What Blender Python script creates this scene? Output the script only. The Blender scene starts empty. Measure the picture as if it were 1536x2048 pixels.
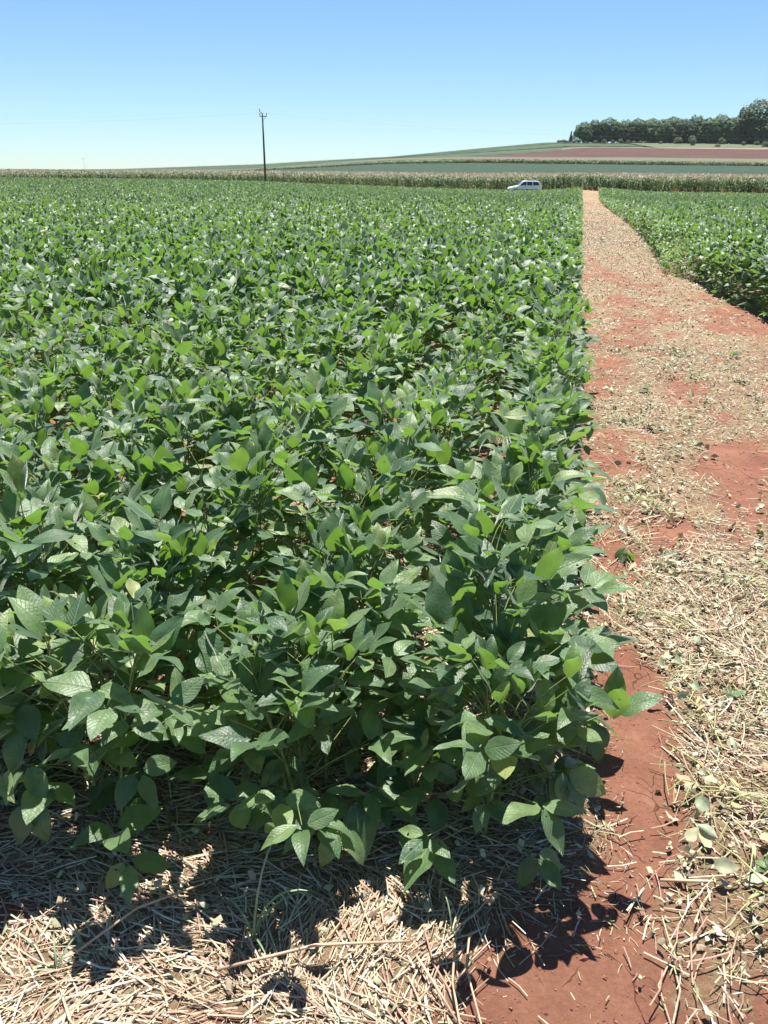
import bpy, math, random
import numpy as np
from mathutils import Vector, Matrix

SC = bpy.context.scene
COL = SC.collection
rng = np.random.default_rng(7)
random.seed(7)
R = math.radians

# ------------------------------------------------------------------ camera, sky, sun, exposure
CAM_H = 1.65
PITCH, ROLL = R(22.6), R(0.66)
cam_data = bpy.data.cameras.new('camera')
cam = bpy.data.objects.new('camera', cam_data)
COL.objects.link(cam)
cam_data.sensor_fit = 'VERTICAL'
cam_data.sensor_height = 36.0
cam_data.lens = 36.0 * 1600 / 2048
cam_data.clip_start = 0.05
cam_data.clip_end = 9000
fwd = Vector((0, math.cos(PITCH), -math.sin(PITCH)))
rt0 = Vector((1, 0, 0)); up0 = rt0.cross(fwd)
rt = rt0 * math.cos(ROLL) + up0 * math.sin(ROLL)
up = up0 * math.cos(ROLL) - rt0 * math.sin(ROLL)
m = Matrix((rt, up, -fwd)).transposed().to_4x4()
m.translation = (0, 0, CAM_H)
cam.matrix_world = m
SC.camera = cam

SUN_EL, SUN_AZ = R(73), R(3)          # azimuth measured from +Y towards +X
world = bpy.data.worlds.new('World')
SC.world = world
world.use_nodes = True
wn, wl = world.node_tree.nodes, world.node_tree.links
bg = wn['Background']
sky = wn.new('ShaderNodeTexSky')
sky.sky_type = 'NISHITA'
sky.sun_disc = False
sky.sun_elevation = SUN_EL
sky.sun_rotation = SUN_AZ
sky.altitude = 500
sky.air_density = 1.0
sky.dust_density = 0.1
sky.ozone_density = 2.0
tint = wn.new('ShaderNodeMix'); tint.data_type = 'RGBA'; tint.blend_type = 'MULTIPLY'
tint.inputs['Factor'].default_value = 1.0
tint.inputs['B'].default_value = (0.80, 0.985, 1.17, 1)
wl.new(sky.outputs['Color'], tint.inputs['A'])
wl.new(tint.outputs['Result'], bg.inputs['Color'])
bg.inputs['Strength'].default_value = 0.061

sd = bpy.data.lights.new('sun', 'SUN')
sd.energy = 5.0
sd.angle = R(0.5)
sd.color = (1.0, 0.96, 0.89)
sun = bpy.data.objects.new('sun', sd)
COL.objects.link(sun)
to_sun = Vector((math.sin(SUN_AZ) * math.cos(SUN_EL), math.cos(SUN_AZ) * math.cos(SUN_EL), math.sin(SUN_EL)))
sun.rotation_euler = to_sun.to_track_quat('Z', 'Y').to_euler()
sun.location = (0, 0, 60)

vs = SC.view_settings
vs.view_transform = 'Standard'
vs.look = 'None'
vs.gamma = 1.0
vs.use_curve_mapping = False
vs.exposure = 1.05
SC.cycles.use_denoising = True
SC.cycles.max_bounces = 6
SC.cycles.transmission_bounces = 4
SC.cycles.transparent_max_bounces = 12

# ------------------------------------------------------------------ helpers
YAW = R(12.7)                                   # the soybean rows run 12.7 degrees right of the view
RD = np.array([math.sin(YAW), math.cos(YAW)])   # along the rows
RN = np.array([math.cos(YAW), -math.sin(YAW)])  # across the rows, positive to the right

def to_xy(al, la):
    al = np.asarray(al, float); la = np.asarray(la, float)
    return al * RD[0] + la * RN[0], al * RD[1] + la * RN[1]

def to_al(x, y):
    return x * RD[0] + y * RD[1], x * RN[0] + y * RN[1]

def _hash(ix, iy, seed):
    h = (ix.astype(np.int64) * 374761393 + iy.astype(np.int64) * 668265263 + seed * 1442695041) & 0xFFFFFFFF
    h = ((h ^ (h >> 13)) * 1274126177) & 0xFFFFFFFF
    return ((h ^ (h >> 16)) & 0xFFFF) / 65535.0

def vnoise(x, y, seed=0):
    x = np.asarray(x, float); y = np.asarray(y, float)
    ix, iy = np.floor(x), np.floor(y)
    fx, fy = x - ix, y - iy
    fx = fx * fx * (3 - 2 * fx); fy = fy * fy * (3 - 2 * fy)
    a = _hash(ix, iy, seed); b = _hash(ix + 1, iy, seed)
    c = _hash(ix, iy + 1, seed); d = _hash(ix + 1, iy + 1, seed)
    return (a * (1 - fx) + b * fx) * (1 - fy) + (c * (1 - fx) + d * fx) * fy

def fbm(x, y, seed=0, o=4):
    s = 0; a = 0.5; t = 0
    for k in range(o):
        s = s + a * vnoise(x * 2 ** k, y * 2 ** k, seed + 17 * k); t += a; a *= 0.5
    return s / t

def sstep(a, b, x):
    t = np.clip((x - a) / (b - a), 0, 1)
    return t * t * (3 - 2 * t)

# ---- terrain
HV = np.array([0, 60, 90, 115, 170, 250, 400, 480, 650, 720, 770, 900, 1400, 6000.])
HR = np.array([0, .0, .05, .2, 1.1, 3.1, 8.3, 12.2, 24.5, 30.0, 32.4, 34, 28, 10.])
SU = np.array([-3000, -700, -330, -216, -108, 0, 96, 137, 320, 800, 3000.])
SS = np.array([.08, .10, .14, .23, .38, .60, .885, 1, 1.0, .95, .6])
NU = np.array([-400, -80, -40, 0, 40, 400.])
NS = np.array([.2, .35, .6, .9, 1, 1.])

def terrain(x, y):
    x = np.asarray(x, float); y = np.asarray(y, float)
    h = (np.interp(y - 12, HV, HR) + np.interp(y, HV, HR) + np.interp(y + 12, HV, HR)) / 3
    k = sstep(380, 660, y)
    s = np.interp(x, NU, NS) * (1 - k) + np.interp(x, SU, SS) * k
    tilt = 0.38 * sstep(30, 110, y) * (1 - sstep(-28, 22, x)) * (1 - sstep(170, 500, y))
    dip = -.42 * sstep(25, 75, y) * (1 - sstep(96, 105, y)) * sstep(-30, 20, x)
    bank = .42 * sstep(94, 104, y) * (1 - sstep(110, 124, y)) * np.exp(-((x - 24.5) / 4.5) ** 2)
    return h * s + tilt + dip + bank

EAL = np.array([-5, 0, 9, 10.6, 12.8, 14.5, 16.0, 17.2, 20, 24, 29.6, 45, 67, 120])
EAR = np.array([3.4, 3.1, 2.55, 2.36, 2.16, 2.05, 1.85, 1.55, 1.62, 1.8, 1.87, 1.95, 1.98, 1.7])
def right_edge(al):
    return np.interp(al, EAL, EAR)

def blob(al, la, ca, cl, ra, rl):
    return np.exp(-(((al - ca) / ra) ** 2 + ((la - cl) / rl) ** 2))

def litter(al, la):
    """0 = bare red soil, 1 = closed cover of straw and cut residue"""
    al = np.asarray(al, float); la = np.asarray(la, float)
    n = fbm(al * 2.2 + 3.1, la * 3.6 + 7.7, 3, 6)
    n2 = fbm(al * 0.45, la * 1.3 + 2, 9, 3)
    d = sstep(0.33, 0.66, 0.6 * n + 0.4 * n2 + 0.06)
    path = sstep(0.1, 0.25, la)
    brk = .35 + 1.3 * fbm(al * 5.5, la * 7, 61, 4) - .25 * fbm(al * 17, la * 17, 63, 2)
    bare = 1.4 * blob(al, la, 1.18, 0.12, .34, .25) + 1.0 * blob(al, la, 1.95, 0.33, .35, .13) \
        + 1.1 * blob(al, la, 2.55, 0.33, .28, .13) + 1.0 * blob(al, la, 4.9, 1.2, 1.0, .28) \
        + 0.9 * blob(al, la, 7.0, 1.0, .8, .22) + 0.8 * blob(al, la, 3.9, .55, .35, .3) \
        + 0.8 * blob(al, la, 8.0, .45, .8, .2) + .8 * blob(al, la, 10.5, .8, .7, .25)  + .15 * blob(al, la, 11.0, 2.0, 1.2, .25) \
        + .9 * blob(al, la, 1.3, .72, .12, .16) + .6 * blob(al, la, 5.6, .6, .3, .3)
    far = sstep(9, 30, al)
    d = np.clip(.18 + d * .82, 0, 1) * (1 - .12 * path) + .04 * far
    strawy = 1.0 * blob(al, la, 2.0, .8, .35, .25) + blob(al, la, 3.1, .85, .6, .3) + blob(al, la, 6.2, .7, .5, .4)
    d = np.clip(d + strawy * path, 0, 1)
    fr = (1 - path) * np.clip(0.25 + 0.75 * d + 0.7 * blob(al, la, 1.25, -.3, .25, .4) - .9 * blob(al, la, 1.03, -.55, .09, .16)
                              - .7 * blob(al, la, 1.15, -1.2, .1, .12), 0, 1)
    nearfld = 1 - sstep(2.2, 3.2, al)
    bare = bare * (nearfld * (.8 + .2 * brk) + (1 - nearfld) * brk * .9)
    return np.clip(path * d + fr - bare, 0, 1)

def ground_z(x, y):
    al, la = to_al(x, y)
    near = 1 - sstep(9, 16, np.hypot(x, y))
    rel = 0.035 * (fbm(x * 1.3, y * 1.3, 21, 3) - .5) + 0.018 * (fbm(x * 6, y * 6, 5, 3) - .5) + 0.008 * (fbm(x * 22, y * 22, 8, 2) - .5)
    lit = litter(al, la)
    return terrain(x, y) + near * (rel + 0.012 * lit)

# ---- object helpers
def tag(o, label=None, cat=None, group=None, kind=None):
    if label: o['label'] = label
    if cat: o['category'] = cat
    if group: o['group'] = group
    if kind: o['kind'] = kind
    return o

def link(name, mesh, parent=None):
    o = bpy.data.objects.new(name, mesh)
    COL.objects.link(o)
    if parent: o.parent = parent
    return o

def empty(name, loc, rz=0.0):
    o = bpy.data.objects.new(name, None)
    o.empty_display_size = 0.1
    o.location = loc; o.rotation_euler = (0, 0, rz)
    COL.objects.link(o)
    return o

def mesh_np(name, V, faces, mats=(), fattr=None, fcol=None, mat_idx=None, smooth=True, uv=None):
    """V (n,3); faces (m,k) array of equal polygons"""
    V = np.asarray(V, np.float32).reshape(-1, 3)
    F = np.asarray(faces, np.int32)
    me = bpy.data.meshes.new(name)
    me.vertices.add(len(V)); me.vertices.foreach_set('co', V.ravel())
    nf, k = F.shape
    me.loops.add(nf * k); me.loops.foreach_set('vertex_index', F.ravel())
    me.polygons.add(nf)
    me.polygons.foreach_set('loop_start', np.arange(0, nf * k, k, dtype=np.int32))
    if mat_idx is not None:
        me.polygons.foreach_set('material_index', np.asarray(mat_idx, np.int32))
    me.polygons.foreach_set('use_smooth', np.full(nf, smooth))
    for mt in mats: me.materials.append(mt)
    if fattr is not None:
        a = me.attributes.new('rnd', 'FLOAT', 'FACE'); a.data.foreach_set('value', np.asarray(fattr, np.float32))
    if fcol is not None:
        a = me.attributes.new('tone', 'FLOAT_COLOR', 'FACE')
        c = np.ones((nf, 4), np.float32); c[:, :3] = fcol
        a.data.foreach_set('color', c.ravel())
    if uv is not None:
        l = me.uv_layers.new(name='UVMap')
        l.data.foreach_set('uv', np.asarray(uv, np.float32)[F.ravel()].ravel())
    me.update(calc_edges=True)
    return me

def mesh_list(name, verts, faces, mats=(), mat_idx=None, smooth=False):
    me = bpy.data.meshes.new(name)
    me.from_pydata([tuple(v) for v in verts], [], [tuple(f) for f in faces])
    for mt in mats: me.materials.append(mt)
    if mat_idx is not None: me.polygons.foreach_set('material_index', list(mat_idx))
    me.polygons.foreach_set('use_smooth', [smooth] * len(me.polygons))
    me.update()
    return me

class MB:
    """collects verts and faces of one mesh"""
    def __init__(s): s.v = []; s.f = []; s.mi = []
    def add(s, v, f, mi=0):
        o = len(s.v); s.v += [tuple(p) for p in v]; s.f += [tuple(i + o for i in q) for q in f]; s.mi += [mi] * len(f)
    def box(s, c, d, mi=0, rz=0.0):
        x, y, z = d[0] / 2, d[1] / 2, d[2] / 2
        cs, sn = math.cos(rz), math.sin(rz)
        v = []
        for dz in (-z, z):
            for dx, dy in ((-x, -y), (x, -y), (x, y), (-x, y)):
                v.append((c[0] + dx * cs - dy * sn, c[1] + dx * sn + dy * cs, c[2] + dz))
        s.add(v, [(3, 2, 1, 0), (4, 5, 6, 7), (0, 1, 5, 4), (1, 2, 6, 5), (2, 3, 7, 6), (3, 0, 4, 7)], mi)
    def tube(s, pts, rad, n=6, mi=0, cap=True):
        pts = [Vector(p) for p in pts]
        if not hasattr(rad, '__len__'): rad = [rad] * len(pts)
        v = []; f = []
        for i, p in enumerate(pts):
            d = (pts[min(i + 1, len(pts) - 1)] - pts[max(i - 1, 0)])
            d = d.normalized() if d.length > 1e-9 else Vector((0, 0, 1))
            a = d.orthogonal().normalized() if i == 0 else (a0 - d * a0.dot(d)).normalized()
            a0 = a
            b = d.cross(a)
            for k in range(n):
                t = 2 * math.pi * k / n
                v.append(p + (a * math.cos(t) + b * math.sin(t)) * rad[i])
        for i in range(len(pts) - 1):
            for k in range(n):
                f.append((i * n + k, i * n + (k + 1) % n, (i + 1) * n + (k + 1) % n, (i + 1) * n + k))
        if cap:
            f.append(tuple(range(n - 1, -1, -1))); f.append(tuple((len(pts) - 1) * n + k for k in range(n)))
        s.add(v, f, mi)
    def mesh(s, name, mats, smooth=False):
        return mesh_list(name, s.v, s.f, mats, s.mi, smooth)

def rot_mats(az, el, ro):
    """leaf frame: +Y tip, +Z upper face. R = Rz(az) Rx(el) Ry(ro)"""
    az = np.asarray(az, float); el = np.asarray(el, float); ro = np.asarray(ro, float)
    ca, sa, ce, se, cr, sr = np.cos(az), np.sin(az), np.cos(el), np.sin(el), np.cos(ro), np.sin(ro)
    n = len(az); M = np.empty((n, 3, 3))
    # Rx(el) Ry(ro)
    a = np.zeros((n, 3, 3))
    a[:, 0, 0] = cr; a[:, 0, 2] = sr
    a[:, 1, 0] = se * sr; a[:, 1, 1] = ce; a[:, 1, 2] = -se * cr
    a[:, 2, 0] = -ce * sr; a[:, 2, 1] = se; a[:, 2, 2] = ce * cr
    M[:, 0] = ca[:, None] * a[:, 0] - sa[:, None] * a[:, 1]
    M[:, 1] = sa[:, None] * a[:, 0] + ca[:, None] * a[:, 1]
    M[:, 2] = a[:, 2]
    return M

def scatter(T, F, M, sc, loc):
    """copies of template T (v,3)/F under rotation M (n,3,3), scale sc (n,) or (n,3), loc (n,3)"""
    sc = np.asarray(sc, float)
    if sc.ndim == 1: sc = sc[:, None] * np.ones(3)
    P = T[None] * sc[:, None, :]
    V = np.einsum('nij,nvj->nvi', M, P) + loc[:, None, :]
    n, v = V.shape[:2]
    FF = F[None] + (np.arange(n) * v)[:, None, None]
    return V.reshape(-1, 3), FF.reshape(-1, F.shape[1])

# ------------------------------------------------------------------ materials
def new_mat(name):
    mt = bpy.data.materials.new(name); mt.use_nodes = True
    nt = mt.node_tree
    b = nt.nodes['Principled BSDF']
    return mt, nt.nodes, nt.links, b

def simple(name, col, rough=.7, metal=0.0, noise=0.0, scale=8.0, spec=.5):
    mt, n, l, b = new_mat(name)
    b.inputs['Roughness'].default_value = rough; b.inputs['Metallic'].default_value = metal
    b.inputs['Specular IOR Level'].default_value = spec
    if noise:
        tc = n.new('ShaderNodeTexCoord'); t = n.new('ShaderNodeTexNoise'); t.inputs['Scale'].default_value = scale
        t.inputs['Detail'].default_value = 5
        r = n.new('ShaderNodeValToRGB')
        r.color_ramp.elements[0].position = .3; r.color_ramp.elements[1].position = .7
        r.color_ramp.elements[0].color = tuple(c * (1 - noise) for c in col) + (1,)
        r.color_ramp.elements[1].color = tuple(min(1, c * (1 + noise)) for c in col) + (1,)
        l.new(tc.outputs['Object'], t.inputs['Vector']); l.new(t.outputs['Fac'], r.inputs['Fac']); l.new(r.outputs['Color'], b.inputs['Base Color'])
    else:
        b.inputs['Base Color'].default_value = tuple(col) + (1,)
    return mt

def leaf_mat(name, ramp, trans, tfac, source, rough=.42, veins=False, spec=.5, holes=False):
    """ramp: list of (pos, colour); source 'object' uses the object's random number, else the face attribute"""
    mt, n, l, b = new_mat(name)
    out = n['Material Output']
    if source == 'object':
        src = n.new('ShaderNodeObjectInfo').outputs['Random']
    else:
        a = n.new('ShaderNodeAttribute'); a.attribute_name = 'rnd'; src = a.outputs['Fac']
    cr = n.new('ShaderNodeValToRGB')
    while len(cr.color_ramp.elements) < len(ramp): cr.color_ramp.elements.new(.5)
    for e, (p, c) in zip(cr.color_ramp.elements, ramp):
        e.position = p; e.color = tuple(c) + (1,)
    l.new(src, cr.inputs['Fac'])
    col = cr.outputs['Color']
    if name == 'tree_foliage':
        oi_ = n.new('ShaderNodeObjectInfo'); om = n.new('ShaderNodeMapRange'); om.inputs[3].default_value = .65; om.inputs[4].default_value = 1.45
        l.new(oi_.outputs['Random'], om.inputs[0]); h0 = n.new('ShaderNodeHueSaturation'); l.new(om.outputs[0], h0.inputs['Value']); l.new(col, h0.inputs['Color']); col = h0.outputs['Color']
    # blotchy tone inside each blade
    geo = n.new('ShaderNodeNewGeometry')
    nz = n.new('ShaderNodeTexNoise'); nz.inputs['Scale'].default_value = 38; nz.inputs['Detail'].default_value = 4
    l.new(geo.outputs['Position'], nz.inputs['Vector'])
    hs = n.new('ShaderNodeHueSaturation')
    mr = n.new('ShaderNodeMapRange'); mr.inputs[1].default_value = .3; mr.inputs[2].default_value = .7
    mr.inputs[3].default_value = .78; mr.inputs[4].default_value = 1.25
    l.new(nz.outputs['Fac'], mr.inputs[0]); l.new(mr.outputs[0], hs.inputs['Value']); l.new(col, hs.inputs['Color'])
    col = hs.outputs['Color']
    bump = n.new('ShaderNodeBump'); bump.inputs['Strength'].default_value = .4; bump.inputs['Distance'].default_value = .004
    if veins:
        uv = n.new('ShaderNodeUVMap'); sep = n.new('ShaderNodeSeparateXYZ'); l.new(uv.outputs['UV'], sep.inputs[0])
        # v: distance from midrib (0..1), u along
        ab = n.new('ShaderNodeMath'); ab.operation = 'ABSOLUTE'; l.new(sep.outputs['Y'], ab.inputs[0])
        mid = n.new('ShaderNodeMapRange'); mid.inputs[1].default_value = .015; mid.inputs[2].default_value = .06
        mid.inputs[3].default_value = 1; mid.inputs[4].default_value = 0; l.new(ab.outputs[0], mid.inputs[0])
        s1 = n.new('ShaderNodeMath'); s1.operation = 'MULTIPLY'; l.new(sep.outputs['X'], s1.inputs[0]); s1.inputs[1].default_value = 9
        s2 = n.new('ShaderNodeMath'); s2.operation = 'MULTIPLY'; l.new(ab.outputs[0], s2.inputs[0]); s2.inputs[1].default_value = 3.2
        s3 = n.new('ShaderNodeMath'); s3.operation = 'SUBTRACT'; l.new(s1.outputs[0], s3.inputs[0]); l.new(s2.outputs[0], s3.inputs[1])
        fr = n.new('ShaderNodeMath'); fr.operation = 'FRACT'; l.new(s3.outputs[0], fr.inputs[0])
        p1 = n.new('ShaderNodeMath'); p1.operation = 'PINGPONG'; p1.inputs[1].default_value = .5; l.new(s3.outputs[0], p1.inputs[0])
        sv = n.new('ShaderNodeMapRange'); sv.inputs[1].default_value = .0; sv.inputs[2].default_value = .1
        sv.inputs[3].default_value = 1; sv.inputs[4].default_value = 0; l.new(p1.outputs[0], sv.inputs[0])
        mx = n.new('ShaderNodeMath'); mx.operation = 'MAXIMUM'
        svs = n.new('ShaderNodeMath'); svs.operation = 'MULTIPLY'; svs.inputs[1].default_value = .35; l.new(sv.outputs[0], svs.inputs[0])
        l.new(mid.outputs[0], mx.inputs[0]); l.new(svs.outputs[0], mx.inputs[1])
        mixc = n.new('ShaderNodeMix'); mixc.data_type = 'RGBA'
        f = n.new('ShaderNodeMath'); f.operation = 'MULTIPLY'; f.inputs[1].default_value = .17; l.new(mx.outputs[0], f.inputs[0])
        l.new(f.outputs[0], mixc.inputs['Factor']); l.new(col, mixc.inputs['A']); mixc.inputs['B'].default_value = (.17, .27, .08, 1)
        col = mixc.outputs['Result']
        # quilted surface between the veins
        hgt = n.new('ShaderNodeMath'); hgt.operation = 'SUBTRACT'
        nz2 = n.new('ShaderNodeTexNoise'); nz2.inputs['Scale'].default_value = 150; nz2.inputs['Detail'].default_value = 2
        l.new(geo.outputs['Position'], nz2.inputs['Vector'])
        l.new(nz2.outputs['Fac'], hgt.inputs[0]); l.new(mx.outputs[0], hgt.inputs[1])
        l.new(hgt.outputs[0], bump.inputs['Height'])
        # little insect-bite scars, brown
        vo = n.new('ShaderNodeTexVoronoi'); vo.inputs['Scale'].default_value = 34; l.new(geo.outputs['Position'], vo.inputs['Vector'])
        sp = n.new('ShaderNodeMapRange'); sp.inputs[1].default_value = .07; sp.inputs[2].default_value = .11
        sp.inputs[3].default_value = .8; sp.inputs[4].default_value = 0; l.new(vo.outputs['Distance'], sp.inputs[0])
        mixs = n.new('ShaderNodeMix'); mixs.data_type = 'RGBA'; l.new(sp.outputs[0], mixs.inputs['Factor'])
        l.new(col, mixs.inputs['A']); mixs.inputs['B'].default_value = (.06, .05, .02, 1)
        col = mixs.outputs['Result']
    else:
        l.new(nz.outputs['Fac'], bump.inputs['Height'])
    l.new(col, b.inputs['Base Color'])
    l.new(bump.outputs['Normal'], b.inputs['Normal'])
    b.inputs['Roughness'].default_value = rough
    b.inputs['Specular IOR Level'].default_value = spec
    b.inputs['Sheen Weight'].default_value = 1.0 if name.startswith('soybean') else .2
    b.inputs['Sheen Roughness'].default_value = .32
    tr = n.new('ShaderNodeBsdfTranslucent')
    tm = n.new('ShaderNodeMix'); tm.data_type = 'RGBA'; tm.blend_type = 'MIX'; tm.inputs['Factor'].default_value = .35
    tm.inputs['A'].default_value = tuple(trans) + (1,); l.new(col, tm.inputs['B'])
    l.new(tm.outputs['Result'], tr.inputs['Color'])
    ms = n.new('ShaderNodeMixShader'); ms.inputs[0].default_value = tfac
    l.new(b.outputs['BSDF'], ms.inputs[1]); l.new(tr.outputs['BSDF'], ms.inputs[2])
    res = ms.outputs[0]
    if holes:                                      # insect holes: small, irregular, on some blades only
        hv = n.new('ShaderNodeTexVoronoi'); hv.inputs['Scale'].default_value = 26; l.new(geo.outputs['Position'], hv.inputs['Vector'])
        wob = n.new('ShaderNodeMath'); wob.operation = 'MULTIPLY_ADD'; wob.inputs[1].default_value = .22; l.new(nz2.outputs['Fac'], wob.inputs[0]); l.new(hv.outputs['Distance'], wob.inputs[2])
        lt = n.new('ShaderNodeMath'); lt.operation = 'LESS_THAN'; lt.inputs[1].default_value = .215; l.new(wob.outputs[0], lt.inputs[0])
        sepc = n.new('ShaderNodeSeparateColor'); l.new(hv.outputs['Color'], sepc.inputs[0])
        g2 = n.new('ShaderNodeMath'); g2.operation = 'GREATER_THAN'; g2.inputs[1].default_value = .62; l.new(sepc.outputs[0], g2.inputs[0])
        mh = n.new('ShaderNodeMath'); mh.operation = 'MULTIPLY'; l.new(lt.outputs[0], mh.inputs[0]); l.new(g2.outputs[0], mh.inputs[1])
        tp = n.new('ShaderNodeBsdfTransparent'); m3 = n.new('ShaderNodeMixShader')
        l.new(mh.outputs[0], m3.inputs[0]); l.new(res, m3.inputs[1]); l.new(tp.outputs[0], m3.inputs[2]); res = m3.outputs[0]
    l.new(res, out.inputs['Surface'])
    return mt

SOY_RAMP = [(0.0, (.030, .082, .028)), (.3, (.062, .132, .046)), (.6, (.105, .188, .070)), (.88, (.145, .23, .070)), (.97, (.18, .25, .075)), (1.0, (.31, .33, .10))]
M_LEAF = leaf_mat('soybean_leaflet', SOY_RAMP, (.27, .50, .035), .37, 'object', veins=True, rough=.50, spec=.85, holes=True)
M_LEAFA = leaf_mat('soybean_foliage', SOY_RAMP, (.27, .50, .035), .37, 'attr', rough=.54, spec=1.0)
M_STEM = simple('soybean_stem', (.17, .22, .07), .7, noise=.3, scale=30)

def tone_mat(name, rough=.75, trans=0.0):
    mt, n, l, b = new_mat(name)
    a = n.new('ShaderNodeAttribute'); a.attribute_name = 'tone'
    geo = n.new('ShaderNodeNewGeometry')
    nz = n.new('ShaderNodeTexNoise'); nz.inputs['Scale'].default_value = 90; nz.inputs['Detail'].default_value = 3
    l.new(geo.outputs['Position'], nz.inputs['Vector'])
    mr = n.new('ShaderNodeMapRange'); mr.inputs[1].default_value = .3; mr.inputs[2].default_value = .7; mr.inputs[3].default_value = .75; mr.inputs[4].default_value = 1.15
    l.new(nz.outputs['Fac'], mr.inputs[0])
    hs = n.new('ShaderNodeHueSaturation'); l.new(a.outputs['Color'], hs.inputs['Color']); l.new(mr.outputs[0], hs.inputs['Value'])
    l.new(hs.outputs['Color'], b.inputs['Base Color'])
    b.inputs['Roughness'].default_value = rough
    if trans:
        out = n['Material Output']
        tr = n.new('ShaderNodeBsdfTranslucent'); l.new(hs.outputs['Color'], tr.inputs['Color'])
        ms = n.new('ShaderNodeMixShader'); ms.inputs[0].default_value = trans
        l.new(b.outputs['BSDF'], ms.inputs[1]); l.new(tr.outputs['BSDF'], ms.inputs[2]); l.new(ms.outputs[0], out.inputs['Surface'])
    return mt
M_STRAW = tone_mat('straw', .6)
M_CROP = tone_mat('crop_leaf', .5, .25)

def ground_mat():
    mt, n, l, b = new_mat('red_soil')
    geo = n.new('ShaderNodeNewGeometry')
    at = n.new('ShaderNodeAttribute'); at.attribute_name = 'litter'
    def noise(scale, det=5, rough=.6):
        t = n.new('ShaderNodeTexNoise'); t.inputs['Scale'].default_value = scale; t.inputs['Detail'].default_value = det
        t.inputs['Roughness'].default_value = rough
        l.new(geo.outputs['Position'], t.inputs['Vector']); return t
    def ramp(src, stops):
        r = n.new('ShaderNodeValToRGB')
        while len(r.color_ramp.elements) < len(stops): r.color_ramp.elements.new(.5)
        for e, (p, c) in zip(r.color_ramp.elements, stops): e.position = p; e.color = tuple(c) + (1,)
        l.new(src, r.inputs['Fac']); return r.outputs['Color']
    a = noise(3.4, 12, .72)
    soil = ramp(a.outputs['Fac'], [(.25, (.14, .056, .034)), (.42, (.205, .088, .054)), (.58, (.255, .116, .072)), (.75, (.35, .175, .108))])
    c2 = noise(70, 8, .8)
    grain = n.new('ShaderNodeMix'); grain.data_type = 'RGBA'; grain.blend_type = 'OVERLAY'; grain.inputs['Factor'].default_value = .6
    l.new(soil, grain.inputs['A']); l.new(c2.outputs['Fac'], grain.inputs['B'])
    # cracks: warped cell borders, only in places
    wv = noise(9, 3)
    mixv = n.new('ShaderNodeMix'); mixv.data_type = 'VECTOR'; mixv.inputs['Factor'].default_value = .06
    l.new(geo.outputs['Position'], mixv.inputs['A']); l.new(wv.outputs['Color'], mixv.inputs['B'])
    vo = n.new('ShaderNodeTexVoronoi'); vo.feature = 'DISTANCE_TO_EDGE'; vo.inputs['Scale'].default_value = 6.5
    l.new(mixv.outputs['Result'], vo.inputs['Vector'])
    cr = n.new('ShaderNodeMapRange'); cr.inputs[1].default_value = .002; cr.inputs[2].default_value = .010; cr.inputs[3].default_value = 1; cr.inputs[4].default_value = 0
    l.new(vo.outputs['Distance'], cr.inputs[0])
    cm = noise(4.3, 2)
    cmr = n.new('ShaderNodeMapRange'); cmr.inputs[1].default_value = .5; cmr.inputs[2].default_value = .6; l.new(cm.outputs['Fac'], cmr.inputs[0])
    crk = n.new('ShaderNodeMath'); crk.operation = 'MULTIPLY'; l.new(cr.outputs[0], crk.inputs[0]); l.new(cmr.outputs[0], crk.inputs[1])
    # litter: torn, flaky cover of pale residue
    fl = n.new('ShaderNodeTexNoise'); fl.inputs['Scale'].default_value = 16; fl.inputs['Detail'].default_value = 9; fl.inputs['Roughness'].default_value = .75
    l.new(geo.outputs['Position'], fl.inputs['Vector'])
    th = n.new('ShaderNodeMath'); th.operation = 'ADD'; l.new(fl.outputs['Fac'], th.inputs[0])
    ls = n.new('ShaderNodeMath'); ls.operation = 'MULTIPLY'; ls.inputs[1].default_value = .62; l.new(at.outputs['Fac'], ls.inputs[0]); l.new(ls.outputs[0], th.inputs[1])
    lm = n.new('ShaderNodeMapRange'); lm.inputs[1].default_value = .72; lm.inputs[2].default_value = .95; lm.inputs[3].default_value = 0; lm.inputs[4].default_value = .7
    l.new(th.outputs[0], lm.inputs[0])
    lc = noise(70, 6, .8)
    lcol = ramp(lc.outputs['Fac'], [(.3, (.13, .085, .05)), (.45, (.27, .20, .115)), (.6, (.40, .33, .20)), (.75, (.54, .48, .31))])
    mixl = n.new('ShaderNodeMix'); mixl.data_type = 'RGBA'; l.new(lm.outputs[0], mixl.inputs['Factor'])
    l.new(grain.outputs['Result'], mixl.inputs['A']); l.new(lcol, mixl.inputs['B'])
    inv = n.new('ShaderNodeMath'); inv.operation = 'SUBTRACT'; inv.inputs[0].default_value = 1; l.new(lm.outputs[0], inv.inputs[1])
    crk2 = n.new('ShaderNodeMath'); crk2.operation = 'MULTIPLY'; l.new(crk.outputs[0], crk2.inputs[0]); l.new(inv.outputs[0], crk2.inputs[1])
    mixk = n.new('ShaderNodeMix'); mixk.data_type = 'RGBA'; l.new(crk2.outputs[0], mixk.inputs['Factor'])
    l.new(mixl.outputs['Result'], mixk.inputs['A']); mixk.inputs['B'].default_value = (.07, .025, .018, 1)
    l.new(mixk.outputs['Result'], b.inputs['Base Color'])
    h = n.new('ShaderNodeMath'); h.operation = 'SUBTRACT'; l.new(c2.outputs['Fac'], h.inputs[0]); l.new(crk2.outputs[0], h.inputs[1])
    h2 = n.new('ShaderNodeMath'); h2.operation = 'MULTIPLY_ADD'; l.new(lc.outputs['Fac'], h2.inputs[0]); l.new(lm.outputs[0], h2.inputs[1]); l.new(h.outputs[0], h2.inputs[2])
    bp = n.new('ShaderNodeBump'); bp.inputs['Strength'].default_value = .9; bp.inputs['Distance'].default_value = .012
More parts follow.
